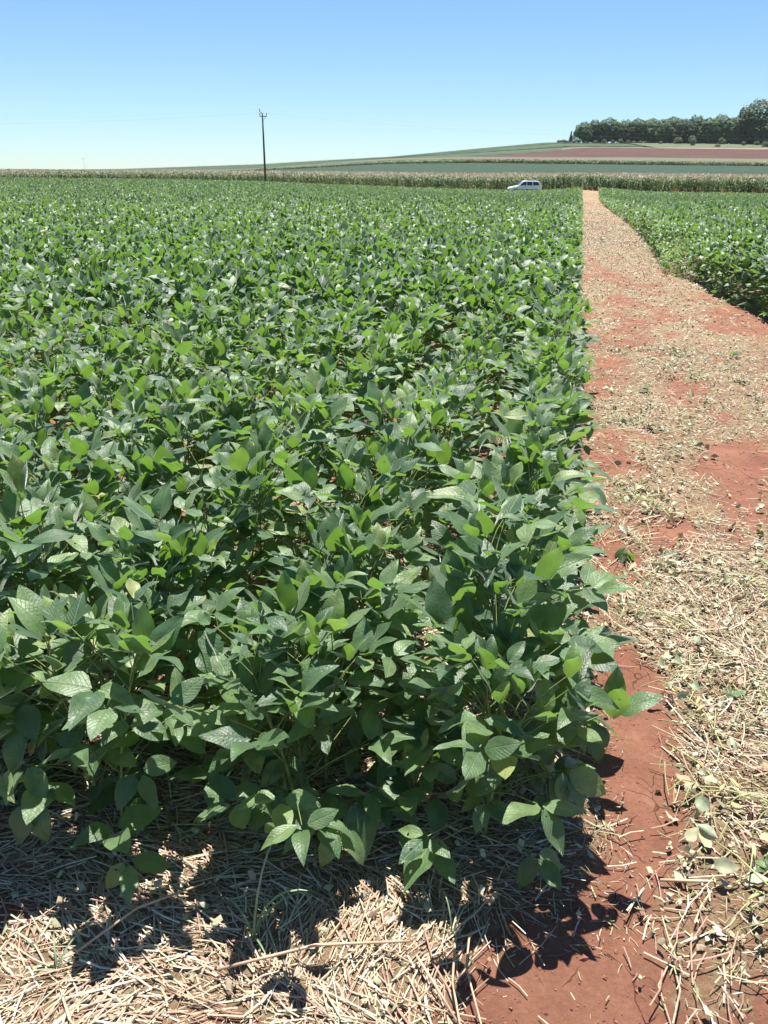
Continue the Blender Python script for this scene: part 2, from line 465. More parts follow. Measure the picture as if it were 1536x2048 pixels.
    l.new(h2.outputs[0], bp.inputs['Height']); l.new(bp.outputs['Normal'], b.inputs['Normal'])
    b.inputs['Roughness'].default_value = .92; b.inputs['Specular IOR Level'].default_value = .25
    return mt
M_SOIL = ground_mat()

def field_mat(name, stops, scale, bump=.5, dist=.3, stretch=(1, 1, 1), rough=.9):
    mt, n, l, b = new_mat(name)
    geo = n.new('ShaderNodeNewGeometry'); mp = n.new('ShaderNodeMapping')
    mp.inputs['Scale'].default_value = stretch
    l.new(geo.outputs['Position'], mp.inputs['Vector'])
    t = n.new('ShaderNodeTexNoise'); t.inputs['Scale'].default_value = scale; t.inputs['Detail'].default_value = 8; t.inputs['Roughness'].default_value = .7
    l.new(mp.outputs[0], t.inputs['Vector'])
    r = n.new('ShaderNodeValToRGB')
    while len(r.color_ramp.elements) < len(stops): r.color_ramp.elements.new(.5)
    for e, (p, c) in zip(r.color_ramp.elements, stops): e.position = p; e.color = tuple(c) + (1,)
    l.new(t.outputs['Fac'], r.inputs['Fac']); l.new(r.outputs['Color'], b.inputs['Base Color'])
    bp = n.new('ShaderNodeBump'); bp.inputs['Strength'].default_value = bump; bp.inputs['Distance'].default_value = dist
    l.new(t.outputs['Fac'], bp.inputs['Height']); l.new(bp.outputs['Normal'], b.inputs['Normal'])
    b.inputs['Roughness'].default_value = rough; b.inputs['Specular IOR Level'].default_value = .2
    return mt
M_HILLGREEN = field_mat('hill_crop', [(.3, (.035, .06, .03)), (.5, (.06, .095, .05)), (.7, (.10, .13, .07))], .5, .8, .8, (.15, 1, 1))
M_FARSOY = field_mat('far_soybeans', [(.3, (.018, .040, .022)), (.5, (.034, .066, .038)), (.7, (.065, .10, .058))], .9, 1, .8, (.3, 1, 1))
M_TAN = field_mat('corn_tassel_canopy', [(.3, (.08, .078, .05)), (.5, (.135, .125, .083)), (.7, (.20, .185, .125))], .9, .8, .6)
M_RED = field_mat('bare_red_field', [(.3, (.052, .028, .022)), (.5, (.08, .042, .032)), (.7, (.125, .07, .052))], .35, .6, .5, (.12, 1, 1))
M_PALE = field_mat('pale_dirt', [(.3, (.17, .125, .09)), (.6, (.27, .20, .15))], .2, .3, .2, (.3, 1, 1))
M_GRASS = field_mat('pasture', [(.3, (.065, .09, .045)), (.5, (.10, .125, .062)), (.7, (.165, .17, .10))], .15, .4, .3, (.4, 1, 1))

# ------------------------------------------------------------------ ground: one sheet, graded grid
def graded(lo, hi, step, far_lo, far_hi, g):
    c = list(np.arange(lo, hi, step)); s = step
    a = hi
    while a < far_hi: c.append(a); s *= g; a += s
    c.append(far_hi)
    a = lo; s = step; pre = []
    while a > far_lo:
        s *= g; a -= s; pre.append(max(a, far_lo))
    return np.array(pre[::-1] + c)
gu = graded(-2.2, 4.8, .04, -2400, 2400, 1.11)
gv = graded(0.4, 9.0, .035, -400, 2600, 1.045)
U, V_ = np.meshgrid(gu, gv)
Z = ground_z(U, V_)
AL, LA = to_al(U, V_)
LIT = litter(AL, LA)
under = sstep(.1, .0, LA)                               # below the crop
LIT = np.where((V_ > 118), 0.0, LIT)
nv, nu = U.shape
GV = np.stack([U, V_, Z], -1).reshape(-1, 3)
ii = np.arange((nv - 1) * (nu - 1)); r_, c_ = ii // (nu - 1), ii % (nu - 1)
GF = np.stack([r_ * nu + c_, r_ * nu + c_ + 1, (r_ + 1) * nu + c_ + 1, (r_ + 1) * nu + c_], -1)
fc = GV[GF].mean(1)
fal, fla = to_al(fc[:, 0], fc[:, 1])
is_path = (fla > .12) & (fla < right_edge(fal)) & (fal > -1) & (fc[:, 1] < 104)
is_track = (fc[:, 1] >= 104) & (fc[:, 1] < 111) & (np.abs(fc[:, 0]) < 260)
def sub_sheet(name, mask, mat):
    f = GF[mask]; idx, inv = np.unique(f.ravel(), return_inverse=True)
    me = mesh_np(name, GV[idx], inv.reshape(f.shape), [mat])
    a = me.attributes.new('litter', 'FLOAT', 'POINT'); a.data.foreach_set('value', LIT.ravel()[idx].astype(np.float32))
    return tag(link(name, me), kind='structure')
sub_sheet('ground', ~(is_path | is_track), M_SOIL)
sub_sheet('path', is_path, M_SOIL)
sub_sheet('dirt_track', is_track, M_SOIL)

# ------------------------------------------------------------------ far fields draped on the rise
def drape(name, us, vlo, vhi, nvv, lift, mat, kind='structure'):
    us = np.asarray(us, float)
    lo = vlo(us) if callable(vlo) else np.full(len(us), float(vlo))
    hi = vhi(us) if callable(vhi) else np.full(len(us), float(vhi))
    lo = lo + rng.normal(0, .9, len(us)); hi = hi + rng.normal(0, .9, len(us))
    t = np.linspace(0, 1, nvv)[:, None]
    VV = lo[None] * (1 - t) + hi[None] * t
    UU = np.broadcast_to(us, VV.shape)
    ZZ = terrain(UU, VV) + lift
    P = np.stack([UU, VV, ZZ], -1).reshape(-1, 3)
    n_ = len(us); k = np.arange((nvv - 1) * (n_ - 1)); a, b_ = k // (n_ - 1), k % (n_ - 1)
    F = np.stack([a * n_ + b_, a * n_ + b_ + 1, (a + 1) * n_ + b_ + 1, (a + 1) * n_ + b_], -1)
    return tag(link(name, mesh_np(name, P, F, [mat])), kind=kind)
wide = np.concatenate([np.linspace(-1500, -420, 20), np.linspace(-400, 400, 120), np.linspace(420, 1500, 20)])
drape('far_soybean_field', wide, 166, 402, 40, .55, M_FARSOY)
drape('hillside', wide, 402, 1500, 90, .35, M_HILLGREEN)
def vtop(u): return np.interp(u, [24, 60, 95, 130, 150, 400], [490, 545, 590, 622, 632, 632])
us = np.linspace(24, 420, 90)
drape('plowed_red_field', us, lambda u: np.interp(u, [24, 40, 420], [478, 473, 473]), vtop, 24, .9, M_RED)
drape('dirt_terrace', us[22:], lambda u: vtop(u), lambda u: vtop(u) + np.interp(u, [60, 200, 215, 420], [6, 7, 16, 26]), 4, .95, M_PALE)
drape('pasture_strip', np.linspace(196, 430, 40), lambda u: vtop(u) + np.interp(u, [196, 215, 420], [7, 16, 26]), 742, 12, .9, M_GRASS)

M_BANK = field_mat('terrace_growth', [(.3, (.022, .042, .02)), (.5, (.04, .065, .032)), (.7, (.07, .10, .05))], .9, .8, .8, (.3, 1, 1))
for u0, u1, v0, w_ in ((-110, 24, 470, 5), (-140, 60, 545, 5), (-170, 100, 600, 6), (-150, 196, 668, 7), (-100, 190, 702, 5)):
    uu = np.linspace(u0, u1, 90)
    drape('contour_bank', uu, lambda u: v0 + 10 * np.sin(u * .021 + v0), lambda u: v0 + 10 * np.sin(u * .021 + v0) + w_, 3, 1.1, M_BANK)

# ------------------------------------------------------------------ soybean leaf templates
def leaflet_mesh(ns, nc, fold=.25, curl=.5, ruffle=0.0, asym=0.0, w=.31, seed=0):
    """ovate blade, length 1 along +Y, upper face +Z; ns segments long, nc cells across each half"""
    r_ = np.random.default_rng(seed)
    ts = np.linspace(0, 1, ns + 1)
    tt = np.linspace(0, 1, 200); prof = ts ** .52 * (1 - ts) ** .95; prof = prof / (tt ** .52 * (1 - tt) ** .95).max() * w
    prof[0] = .03; prof[-1] = .004
    ph = r_.uniform(0, 6.28)
    V = []; UV = []
    for i, t in enumerate(ts):
        ang = -curl * t * t
        # curve of the midrib
        y = t * (1 - .12 * curl * curl * t); z = -curl * .42 * t * t + .03 * math.sin(3 * t + ph)
        for j in range(-nc, nc + 1):
            s = j / nc
            xx = s * prof[i] * (1 + asym * (1 if s > 0 else -1))
            zz = z + abs(xx) * math.tan(fold) - .35 * (abs(s) ** 2) * prof[i] * .4 + ruffle * abs(s) * math.sin(9 * t + ph + (2 if s > 0 else 0))
            V.append((xx, y - .04 * abs(s) * (1 if i == 0 else 0), zz)); UV.append((t, s * max(prof[i] / w, .1)))
    k = 2 * nc + 1; F = []
    for i in range(ns):
        for j in range(2 * nc):
            F.append((i * k + j, i * k + j + 1, (i + 1) * k + j + 1, (i + 1) * k + j))
    return np.array(V), np.array(F), np.array(UV)

LEAFLETS = []
for q in range(12):
    V, F, UV = leaflet_mesh(7, 2, fold=[.1, .2, .3, .42][q % 4] , curl=[.25, .7, .45, 1.0, .05, .55][q % 6], ruffle=.018 + .012 * (q % 3),
                            asym=[.0, .1, -.1][q % 3], w=[.27, .29, .32, .25][q % 4], seed=q)
    LEAFLETS.append(mesh_np('leaflet', V, F, [M_LEAF], uv=UV))

# ------------------------------------------------------------------ individual soybean plants (the 300 that show largest)
ROW0, ROWS = -0.08, .52
plants = []
for k in range(0, 16):
    la0 = ROW0 - k * ROWS
    al = 1.62 + (.05, -.07, -.16, -.12)[k % 4]
    first = True
    while al < 14:
        la = la0 + rng.normal(0, .03)
        x, y = to_xy(al, la)
        if abs(x) < .47 * y + .45 and y > 1.0:
            plants.append((float(np.hypot(x, y)), float(x), float(y), k, first, al)); first = False
        al += rng.uniform(.045, .09) if al < 1.95 else rng.uniform(.085, .15)
plants.sort()
IND = plants[:300]
R_IND = IND[-1][0]
ORD = ['row bordering the dirt path', 'second row from the dirt path', 'third row from the dirt path', 'fourth row from the dirt path',
       'fifth row from the dirt path', 'sixth row from the dirt path', 'seventh row from the dirt path', 'eighth row from the dirt path', 'ninth row from the dirt path']
NTH = ['second', 'third', 'fourth', 'fifth', 'sixth', 'seventh', 'eighth']
SEEN = {}
def soy_plant(x, y, k, first, al):
    SEEN[k] = SEEN.get(k, 0) + 1; nth = SEEN[k]
    z0 = float(ground_z(np.array([x]), np.array([y]))[0])
    root = empty('soybean_plant', (x, y, z0 - .01))
    rowname = ORD[min(k, len(ORD) - 1)]
    if first and k < 4:
        lab = ['front corner soybean plant where the leafy block meets the bare red path', 'foremost soybean plant of the second row, over shaded straw',
               'foremost soybean plant of the third row from the path, drooping leaves', 'foremost soybean plant of the fourth row, by the left frame edge'][k]
        tag(root, lab, 'soybean plant', 'soybean plants at the front end of the rows')
    elif k < 6 and nth - 2 < len(NTH):
        tag(root, NTH[max(nth - 2, 0)] + ' soybean plant from the near end of the ' + rowname, 'soybean plant', 'soybean plants in the ' + rowname)
    else:
        tag(root, 'leafy soybean plant of the ' + rowname + ', beyond its eight nearest plants', 'soybean plant', 'soybean plants in the ' + rowname)
    big = rng.uniform(.9, 1.12)
    Hs = rng.uniform(.52, .69) * (1.0 if al > 2.2 else .95 if al > 1.85 else .86) * big
    lean = rng.normal(0, .05, 2)
    front = al < 2.1
    mb = MB()
    pts = [(lean[0] * t * t, lean[1] * t * t, Hs * t) for t in (0, .25, .5, .75, 1)]
    mb.tube(pts, [.0048, .0045, .004, .003, .002], 5, 0, False)
    nn = 22 if front else 17
    az = rng.uniform(0, 6.28)
    for i in range(nn):
        t = (.07 if front else .14) + (.93 if front else .86) * i / (nn - 1)
        az += math.pi * (.92 + rng.normal(0, .16))
        p0 = Vector((lean[0] * t * t, lean[1] * t * t, Hs * t))
        top = i / (nn - 1)
        if top < .25 and rng.random() < (.05 if front else .5): continue
        L = rng.uniform(.11, .27) * (1.0 if top < .85 else .6) * (1.18 if front and top < .6 else 1)
        pe = R(rng.normal(24 + 36 * top, 13))
        dx, dy = -math.sin(az), math.cos(az)
        p2 = p0 + Vector((dx * L * math.cos(pe), dy * L * math.cos(pe), L * math.sin(pe)))
        pm = p0.lerp(p2, .5) + Vector((0, 0, .012))
        mb.tube([p0, pm, p2], [.0022, .0018, .0016], 3, 0, False)
        size = rng.uniform(.078, .126) * (.72 if top > .93 else 1) * big
        el0 = rng.normal(-46 + 106 * top ** .7, 22)
        for w, (da, ds) in enumerate(((0, 1.0), (R(72), .92), (-R(72), .92))):
            a = az + da + rng.normal(0, .15)
            el = R(np.clip(el0 + rng.normal(0, 14), -80, 82))
            ro = R(rng.normal(0, 16)) + (.25 if w == 1 else -.25 if w == 2 else 0)
            M = Matrix(rot_mats([a], [el], [ro])[0].tolist()).to_4x4()
            tip = Vector((-math.sin(a), math.cos(a), 0))
            off = p2 + tip * (.014 if w else .022)
            s = size * ds * rng.uniform(.88, 1.1)
            o = bpy.data.objects.new('leaflet', LEAFLETS[int(rng.integers(12))])
            o.parent = root
            o.matrix_local = Matrix.Translation(off) @ M @ Matrix.Diagonal((s * rng.uniform(.9, 1.1), s, s, 1))
            COL.objects.link(o)
    link('stem', mb.mesh('stem', [M_STEM], True), root)
for d, x, y, k, first, al in sorted(IND, key=lambda q: q[5]): soy_plant(x, y, k, first, al)

# ------------------------------------------------------------------ the rest of the soybeans: one mass
T_A, F_A, _ = leaflet_mesh(4, 1, .28, .55, .0, 0, .29, 1)
T_B, F_B, _ = leaflet_mesh(2, 1, .30, .5, .0, 0, .30, 2)
T_C = np.array([(0, 0, 0), (-.30, .40, .08), (.30, .40, .08), (0, 1, -.12)]); F_C = np.array([(0, 2, 3, 1)])
chunksV, chunksF, chunksR, base = [], [], [], [0]
def soy_zone(r0, r1, dens, T, F, scale, tri, eo=False):
    """scatter leaflets (in threes when tri) where distance r0..r1"""
    A = (.47 * r1 + 1.6) * 2 * r1
    n = int(A * dens / (3 if tri else 1))
    x = rng.uniform(-(.47 * r1 + 1.6), .47 * r1 + 1.6, n); y = rng.uniform(.5, min(r1, 104), n) if r1 <= 104 else rng.uniform(.5, 104, n)
    n_eff = min(r1, 104)
    r = np.hypot(x, y); al, la = to_al(x, y)
    le = np.where(la < .03 + .22 * (fbm(al * 1.3, la * 0, 4, 3) - .5), 1, 0)
    re_ = right_edge(al) + .14 + .12 * (vnoise(al * 1.4, al * 0, 6) - .5)
    ri = np.where((la > re_) & (al > 8.2), 1, 0)
    ok = (r >= r0 - .12) & (r < r1) & (np.abs(x) < .47 * y + 1.6) & ((le + ri) > 0) & (y < 103.5)
    x, y, al, la, r, ri, re_ = x[ok], y[ok], al[ok], la[ok], r[ok], ri[ok], re_[ok]
    n = len(x)
    edge = np.minimum(np.where(ri > 0, la - re_, -la), 9)         # distance in from the path
    # patchy yellow thin corner of the right-hand block
    yel = ri * blob(al, la, 18.0, 1.75, 2.2, .55)
    phase = ((la - ROW0) / ROWS) % 1.0
    rowd = np.cos(2 * np.pi * phase)                               # 1 on the row
    top = .80 + .13 * (fbm(x * .9, y * .9, 31, 3) - .5) + .10 * (vnoise(x * 4, y * 4, 35) - .5) + .05 * (fbm(x * .12, y * .12, 33, 2) - .5) + .055 * rowd * np.clip(1.4 - r / 30, .15, 1)
    top = top * (1 - .42 * sstep(50, 95, y) * sstep(-25, 15, x)) * (1 - .55 * yel) * np.where(edge < .15, .86, 1)
    dep = np.abs(rng.normal(0, .12, n)) * (1 + .3 * (1 - rowd)) + .25 * (rng.random(n) < .25)
    z = top - dep
    side = (edge < .3) & (rng.random(n) < .62)
    if eo:
        side = edge < .42
        x, y, al, la, ri, re_, edge, yel, rowd, top, dep, z, side = (q[side] for q in (x, y, al, la, ri, re_, edge, yel, rowd, top, dep, z, side)); n = len(x)
    z = np.where(side, rng.uniform(.06, 1, n) * top, z)
    zg = ground_z(x, y)
    az = rng.uniform(0, 2 * np.pi, n)
    az = np.where(rng.random(n) < .45, rng.normal(0, 1.0, n), az)
    el = np.radians(np.clip(rng.normal(52, 24, n) - np.where(side, 45, 0), -70, 85))
    rnd = np.clip(rng.beta(1.6, 2.2, n) * .95 + .95 * yel * rng.random(n) + .12 * (fbm(x * .25, y * .25, 51, 2) - .5), 0, 1)
    xs, ys, zs, azs, els, rs = [], [], [], [], [], []
    if tri:
        for da in (0, R(75), -R(75)):
            xs.append(x); ys.append(y); zs.append(z + zg); azs.append(az + da + rng.normal(0, .2, n)); els.append(el + rng.normal(0, .28, n)); rs.append(np.clip(rnd + rng.normal(0, .1, n), 0, 1))
        x, y, z, az, el, rnd = map(np.concatenate, (xs, ys, zs, azs, els, rs))
        scl = np.tile(1 - .45 * yel, 3)
    else:
        z = z + zg; scl = 1 - .45 * yel
    n = len(x)
    M = rot_mats(az, el, rng.normal(0, .35, n))
    s = scale * rng.uniform(.82, 1.2, n) * scl
    s3 = np.stack([s * rng.uniform(.88, 1.12, n), s, s], -1)
    VV, FF = scatter(T, F, M, s3, np.stack([x, y, z], -1))
    chunksV.append(VV); chunksF.append(FF + base[0]); base[0] += len(VV)
    chunksR.append(np.repeat(rnd, len(F)))
soy_zone(R_IND, 16, 640, T_A, F_A, .108, True)
soy_zone(R_IND, 16, 640, T_A, F_A, .10, True, True)
soy_zone(16, 30, 420, T_B, F_B, .11, True, True)
soy_zone(30, 104, 150, T_C, F_C, .13, False, True)
soy_zone(16, 30, 400, T_B, F_B, .118, True)
soy_zone(30, 58, 230, T_C, F_C, .134, False)
soy_zone(58, 118, 125, T_C, F_C, .162, False)
V = np.concatenate(chunksV); F = np.concatenate(chunksF)
o = link('soybean_field', mesh_np('soybean_field', V, F, [M_LEAFA], fattr=np.concatenate(chunksR)))
tag(o, 'deep green soybean crop covering the land on both sides of the path', 'soybean crop', kind='stuff')
print('soy quads', len(F))

# ------------------------------------------------------------------ straw and cut residue
def ribbon(seg=2, bend=.04):
    V = []; ts = np.linspace(-.5, .5, seg + 1)
    for t in ts:
        z = bend * (1 - 4 * t * t)
        V += [(-.5, t, z * 0), (0, t, .5), (.5, t, 0)]
    V = np.array(V, float); B = bend * (1 - 4 * V[:, 1] ** 2)
    F = []
    for i in range(seg):
        for j in range(2): F.append((i * 3 + j, i * 3 + j + 1, i * 3 + j + 4, i * 3 + j + 3))
    return V, np.array(F), B
RB_V, RB_F, RB_B = ribbon()
STRAW = np.array([(.56, .47, .32), (.48, .38, .25), (.68, .61, .46), (.42, .31, .19), (.50, .42, .30), (.34, .21, .14), (.40, .24, .17)])
GREENISH = np.array([(.46, .42, .26), (.54, .48, .33), (.30, .29, .13), (.38, .33, .19), (.58, .53, .40), (.33, .22, .14), (.22, .22, .09), (.27, .15, .10)])
sv, sf, scol, sb = [], [], [], [0]
def straws(x, y, length, width, pal, lift, az=None, pitch=.12, weights=None):
    n = len(x)
    az = rng.uniform(0, np.pi, n) if az is None else az
    z = ground_z(x, y) + lift
    M = rot_mats(az, rng.normal(0, pitch, n), rng.normal(0, .5, n))
    s3 = np.stack([width, length, width * .9], -1)
    VV, FF = scatter(RB_V, RB_F, M, s3, np.stack([x, y, z], -1))
    # gentle sideways bow
    bow = np.repeat(rng.normal(0, .05, n) * length, len(RB_V)) * np.tile(1 - 4 * RB_V[:, 1] ** 2, n)
    VV[:, 0] += bow * np.repeat(np.cos(az), len(RB_V)); VV[:, 1] += bow * np.repeat(np.sin(az), len(RB_V))
    VV[:, 2] += np.abs(bow) * .3
    sv.append(VV); sf.append(FF + sb[0]); sb[0] += len(VV)
    c = pal[rng.choice(len(pal), n, p=weights)] * rng.uniform(.75, 1.12, n)[:, None] * (1 - .25 * sstep(6, 16, y))[:, None]
    scol.append(np.repeat(c, len(RB_F), 0))
def sample(n, a0, a1, l0, l1, thr=.15, power=1.0):
    al = rng.uniform(a0, a1, n); la = rng.uniform(l0, l1, n)
    keep = rng.random(n) < np.clip(litter(al, la), .012, 1) ** power
    return to_xy(al[keep], la[keep])
# straw mulch in front of and below the left block
x, y = sample(9800, .75, 2.4, -1.6, .12)
n = len(x); swirl = fbm(x * 2.2, y * 2.2, 77, 2) * 7 + 1.1
straws(x, y, rng.gamma(3.2, .024, n) + .015, rng.uniform(.0018, .005, n), STRAW, rng.random(n) ** 2 * .016, swirl + rng.normal(0, .55, n), .06)
x, y = sample(13000, .75, 2.4, -1.6, .3, power=.6); n = len(x)
straws(x, y, rng.gamma(2, .008, n) + .004, rng.uniform(.001, .0028, n), STRAW * .9, rng.random(n) ** 2 * .012, None, .2)
x, y = sample(6000, 2.3, 5.5, -1.9, .12); n = len(x)
straws(x, y, rng.gamma(3, .03, n) + .02, rng.uniform(.003, .006, n), STRAW, rng.random(n) ** 2 * .03)
# path: chopped stems and shreds
x, y = sample(19000, 1.0, 4.2, .1, 1.7, power=1.4); n = len(x)
straws(x, y, rng.gamma(2.0, .014, n) + .006, rng.uniform(.0014, .0042, n), GREENISH, rng.random(n) ** 2 * .035, None, .3)
x, y = sample(3500, 1.2, 4.2, .25, 1.8, power=1.5); n = len(x); swirl = fbm(x * 1.7, y * 1.7, 78, 2) * 7
straws(x, y, rng.gamma(3.2, .03, n) + .02, rng.uniform(.0022, .005, n), STRAW, rng.random(n) * .035, swirl + rng.normal(0, .5, n), .12)
x, y = sample(22000, 4.2, 9.5, .1, 3.0, power=1.2); n = len(x)
straws(x, y, rng.gamma(2.0, .018, n) + .008, rng.uniform(.002, .0055, n), GREENISH, rng.random(n) ** 2 * .04, None, .3)
x, y = sample(17000, 9.5, 40, .1, 2.4, power=1.1); n = len(x)
straws(x, y, rng.gamma(2.2, .022, n) + .012, rng.uniform(.004, .008, n), GREENISH, rng.random(n) ** 2 * .04, None, .3)
# torn leaf flakes lying in the residue
FK_V = np.array([(-.5, -.3, 0), (.1, -.5, .12), (.5, .1, .02), (.05, .5, .16), (-.3, .25, .05), (0, 0, .14)])
FK_F = np.array([(5, 0, 1), (5, 1, 2), (5, 2, 3), (5, 3, 4), (5, 4, 0)])
FLAKE = np.array([(.46, .40, .27), (.38, .38, .24), (.32, .34, .21), (.46, .35, .23), (.30, .18, .12), (.54, .49, .36)])
fv, ff, fcl, fb = [], [], [], 0
for (nn_, a0, a1, l0, l1, s0, s1) in ((6500, 1.0, 4.2, .15, 1.7, .005, .022), (700, 1.0, 4.2, .15, 1.7, .02, .036), (9000, 4.2, 10, .1, 3.0, .008, .03), (13000, 10, 28, .1, 2.5, .014, .04), (700, 1.1, 2.6, -1.5, .1, .01, .03), (6500, 24, 60, .1, 2.1, .025, .06), (3500, 55, 104, .1, 2.0, .03, .07)):
    x, y = sample(nn_, a0, a1, l0, l1, power=1.6); n = len(x)
    s = rng.uniform(s0, s1, n)
    M = rot_mats(rng.uniform(0, 6.28, n), rng.normal(0, .45, n), rng.normal(0, .45, n))
    VV, FF = scatter(FK_V, FK_F, M, np.stack([s * .75, s * 1.15, s], -1), np.stack([x, y, ground_z(x, y) + .004 + rng.random(n) * .03], -1))
    fv.append(VV); ff.append(FF + fb); fb += len(VV)
    fcl.append(np.repeat(FLAKE[rng.integers(len(FLAKE), size=n)] * rng.uniform(.7, 1.1, n)[:, None], 5, 0))
o = link('straw_litter', mesh_np('straw_litter', np.concatenate(sv), np.concatenate(sf), [M_STRAW], fcol=np.concatenate(scol)))
tag(o, 'pale straw and chopped stems scattered over the red soil', 'straw', kind='stuff')
o = link('leaf_litter', mesh_np('leaf_litter', np.concatenate(fv), np.concatenate(ff), [M_STRAW], fcol=np.concatenate(fcl)))
tag(o, 'torn pale dry leaf scraps lying in the straw on the path', 'dry leaves', kind='stuff')

# limp olive stems and pale wilted leaves lying in the residue of the near path
OLIVE = np.array([(.26, .27, .11), (.34, .34, .16), (.42, .40, .22), (.24, .20, .10), (.46, .45, .28)])
al = rng.uniform(1.2, 9, 9000); la = rng.uniform(.34, 1.6, 9000)
keep = (fbm(al * 3.2, la * 3.6, 91, 3) > .52) & (rng.random(9000) < litter(al, la)); al, la = al[keep], la[keep]
x, y = to_xy(al, la); n = len(x)
wv_, wf_, wc_ = sv, sf, scol; sv, sf, scol, sb = [], [], [], [0]
straws(x, y, rng.gamma(3, .018, n) + .02, rng.uniform(.0014, .0034, n) * (1 + .1 * al), OLIVE, rng.random(n) * .045, None, .35)
SC_V, SC_F, _ = leaflet_mesh(3, 1, .5, 1.2, .05, 0, .31, 5)
m_ = (rng.random(n) < .26); xx, yy = x[m_] + rng.normal(0, .02, m_.sum()), y[m_] + rng.normal(0, .02, m_.sum()); k_ = len(xx)
VV, FF = scatter(SC_V, SC_F, rot_mats(rng.uniform(0, 6.28, k_), rng.normal(0, .5, k_), rng.normal(0, .7, k_)), rng.uniform(.028, .065, k_), np.stack([xx, yy, ground_z(xx, yy) + .012 + rng.random(k_) * .035], -1))
WL = np.array([(.30, .34, .22), (.38, .41, .28), (.44, .42, .24), (.24, .28, .14), (.48, .47, .34)])
VS, FS = np.concatenate(sv + [VV]), np.concatenate(sf + [FF + sb[0]])
o = link('wilted_residue', mesh_np('wilted_residue', VS, FS, [M_STRAW], fcol=np.concatenate(scol + [np.repeat(WL[rng.integers(5, size=k_)] * rng.uniform(.8, 1.1, k_)[:, None], len(SC_F), 0)])))
tag(o, 'limp olive stems and pale wilted leaves tangled along the near path', 'plant residue', kind='stuff')

# crumbs and small clods of red earth
OC_V = np.array([(.5, 0, 0), (-.45, .1, .05), (.05, .5, 0), (-.1, -.5, .02), (.05, .02, .42), (0, 0, -.3)])
OC_F = np.array([(0, 2, 4), (2, 1, 4), (1, 3, 4), (3, 0, 4), (2, 0, 5), (1, 2, 5), (3, 1, 5), (0, 3, 5)])
al = np.concatenate([rng.uniform(.9, 4.5, 9000), rng.uniform(4.5, 12, 6000)]); la = np.concatenate([rng.uniform(-.3, 1.7, 9000), rng.uniform(.1, 2.6, 6000)])
keep = (fbm(al * 5, la * 5, 41, 3) > .48) & (rng.random(len(al)) > litter(al, la) * .6); al, la = al[keep], la[keep]
x, y = to_xy(al, la); n = len(x); s = rng.gamma(1.5, .0026, n) + .002 + .004 * (al > 4.5)
VV, FF = scatter(OC_V, OC_F, rot_mats(rng.uniform(0, 6.28, n), rng.normal(0, .4, n), rng.normal(0, .4, n)), np.stack([s, s * rng.uniform(.6, 1, n), s * .8], -1), np.stack([x, y, ground_z(x, y) + s * .12], -1))
cc = np.array((.25, .098, .064)) * rng.uniform(.7, 1.25, n)[:, None]
o = link('soil_crumbs', mesh_np('soil_crumbs', VV, FF, [M_STRAW], fcol=np.repeat(cc, 8, 0), smooth=False)); tag(o, 'small crumbs and clods of red earth strewn over the bare soil', 'soil', kind='stuff')

# ------------------------------------------------------------------ corn
def corn_mesh(seed, rich=True):
    r_ = np.random.default_rng(seed)
    V, F, C = [], [], []
    def quad_strip(pts, wid, side, cols):
        b0 = len(V)
        for p, w in zip(pts, wid):
            V.append((p[0] - side[0] * w, p[1] - side[1] * w, p[2])); V.append((p[0] + side[0] * w, p[1] + side[1] * w, p[2]))
        for i in range(len(pts) - 1):
            F.append((b0 + 2 * i, b0 + 2 * i + 1, b0 + 2 * i + 3, b0 + 2 * i + 2)); C.append(cols[i] if isinstance(cols[0], tuple) else cols)
    H = 2.0
    for a in (0, 1.57):
        quad_strip([(0, 0, 0), (0, 0, H)], [.018, .01], (math.cos(a), math.sin(a)), (.20, .20, .08))
    nl = 9 if rich else 6
    az = r_.uniform(0, 6.28)
    for i in range(nl):
        az += math.pi + r_.normal(0, .35)
        z = .25 + 1.65 * i / (nl - 1); L = .62 * (1 - .35 * abs(i / (nl - 1) - .45))
        d = (math.cos(az), math.sin(az)); sd_ = (-d[1], d[0])
        pts = [(0, 0, z), (d[0] * L * .35, d[1] * L * .35, z + .26), (d[0] * L * .75, d[1] * L * .75, z + .2), (d[0] * L * 1.05, d[1] * L * 1.05, z - .12)]
        g = r_.uniform(.8, 1.25)
        c1 = (.095 * g, .18 * g, .058 * g) if r_.random() < .8 else (.36 * g, .37 * g, .2 * g)
        quad_strip(pts, [.04, .07, .06, .01], sd_, c1)
    for k in range(4 if rich else 2):
        a = r_.uniform(0, 6.28); d = (math.cos(a), math.sin(a))
        quad_strip([(0, 0, H - .02), (d[0] * .06, d[1] * .06, H + .14), (d[0] * .15, d[1] * .15, H + .25)], [.012, .016, .01], (-d[1], d[0]), (.38, .30, .22))
    # ear
    quad_strip([(.03, 0, 1.0), (.07, 0, 1.15), (.08, 0, 1.3)], [.03, .035, .012], (0, 1), (.34, .30, .15))
    return np.array(V, float), np.array(F), np.array(C)
def corn_top(seed):
    v, f, c = corn_mesh(seed)
    r_ = np.random.default_rng(seed + 50); V, F, C = [], [], []
    for k in range(7):
        a = r_.uniform(0, 6.28); d = np.array((math.cos(a), math.sin(a), 0)); sd = np.array((-d[1], d[0], 0)); b = len(V)
        w = .03; z0, z1 = (1.9, 2.25) if k < 4 else (1.5, 1.9)
        p0, p1 = np.array((0, 0, z0)), np.array((0, 0, z1)) + d * (.2 if k < 4 else .5)
        V += [p0 - sd * w, p0 + sd * w, p1 + sd * w * .6, p1 - sd * w * .6]; F.append((b, b + 1, b + 2, b + 3)); C.append((.30, .26, .19) if k < 4 else (.12, .18, .07))
    return np.array(V), np.array(F), np.array(C)
CORN = [corn_mesh(s) for s in range(5)]
TOPS = [corn_top(s) for s in range(5)]
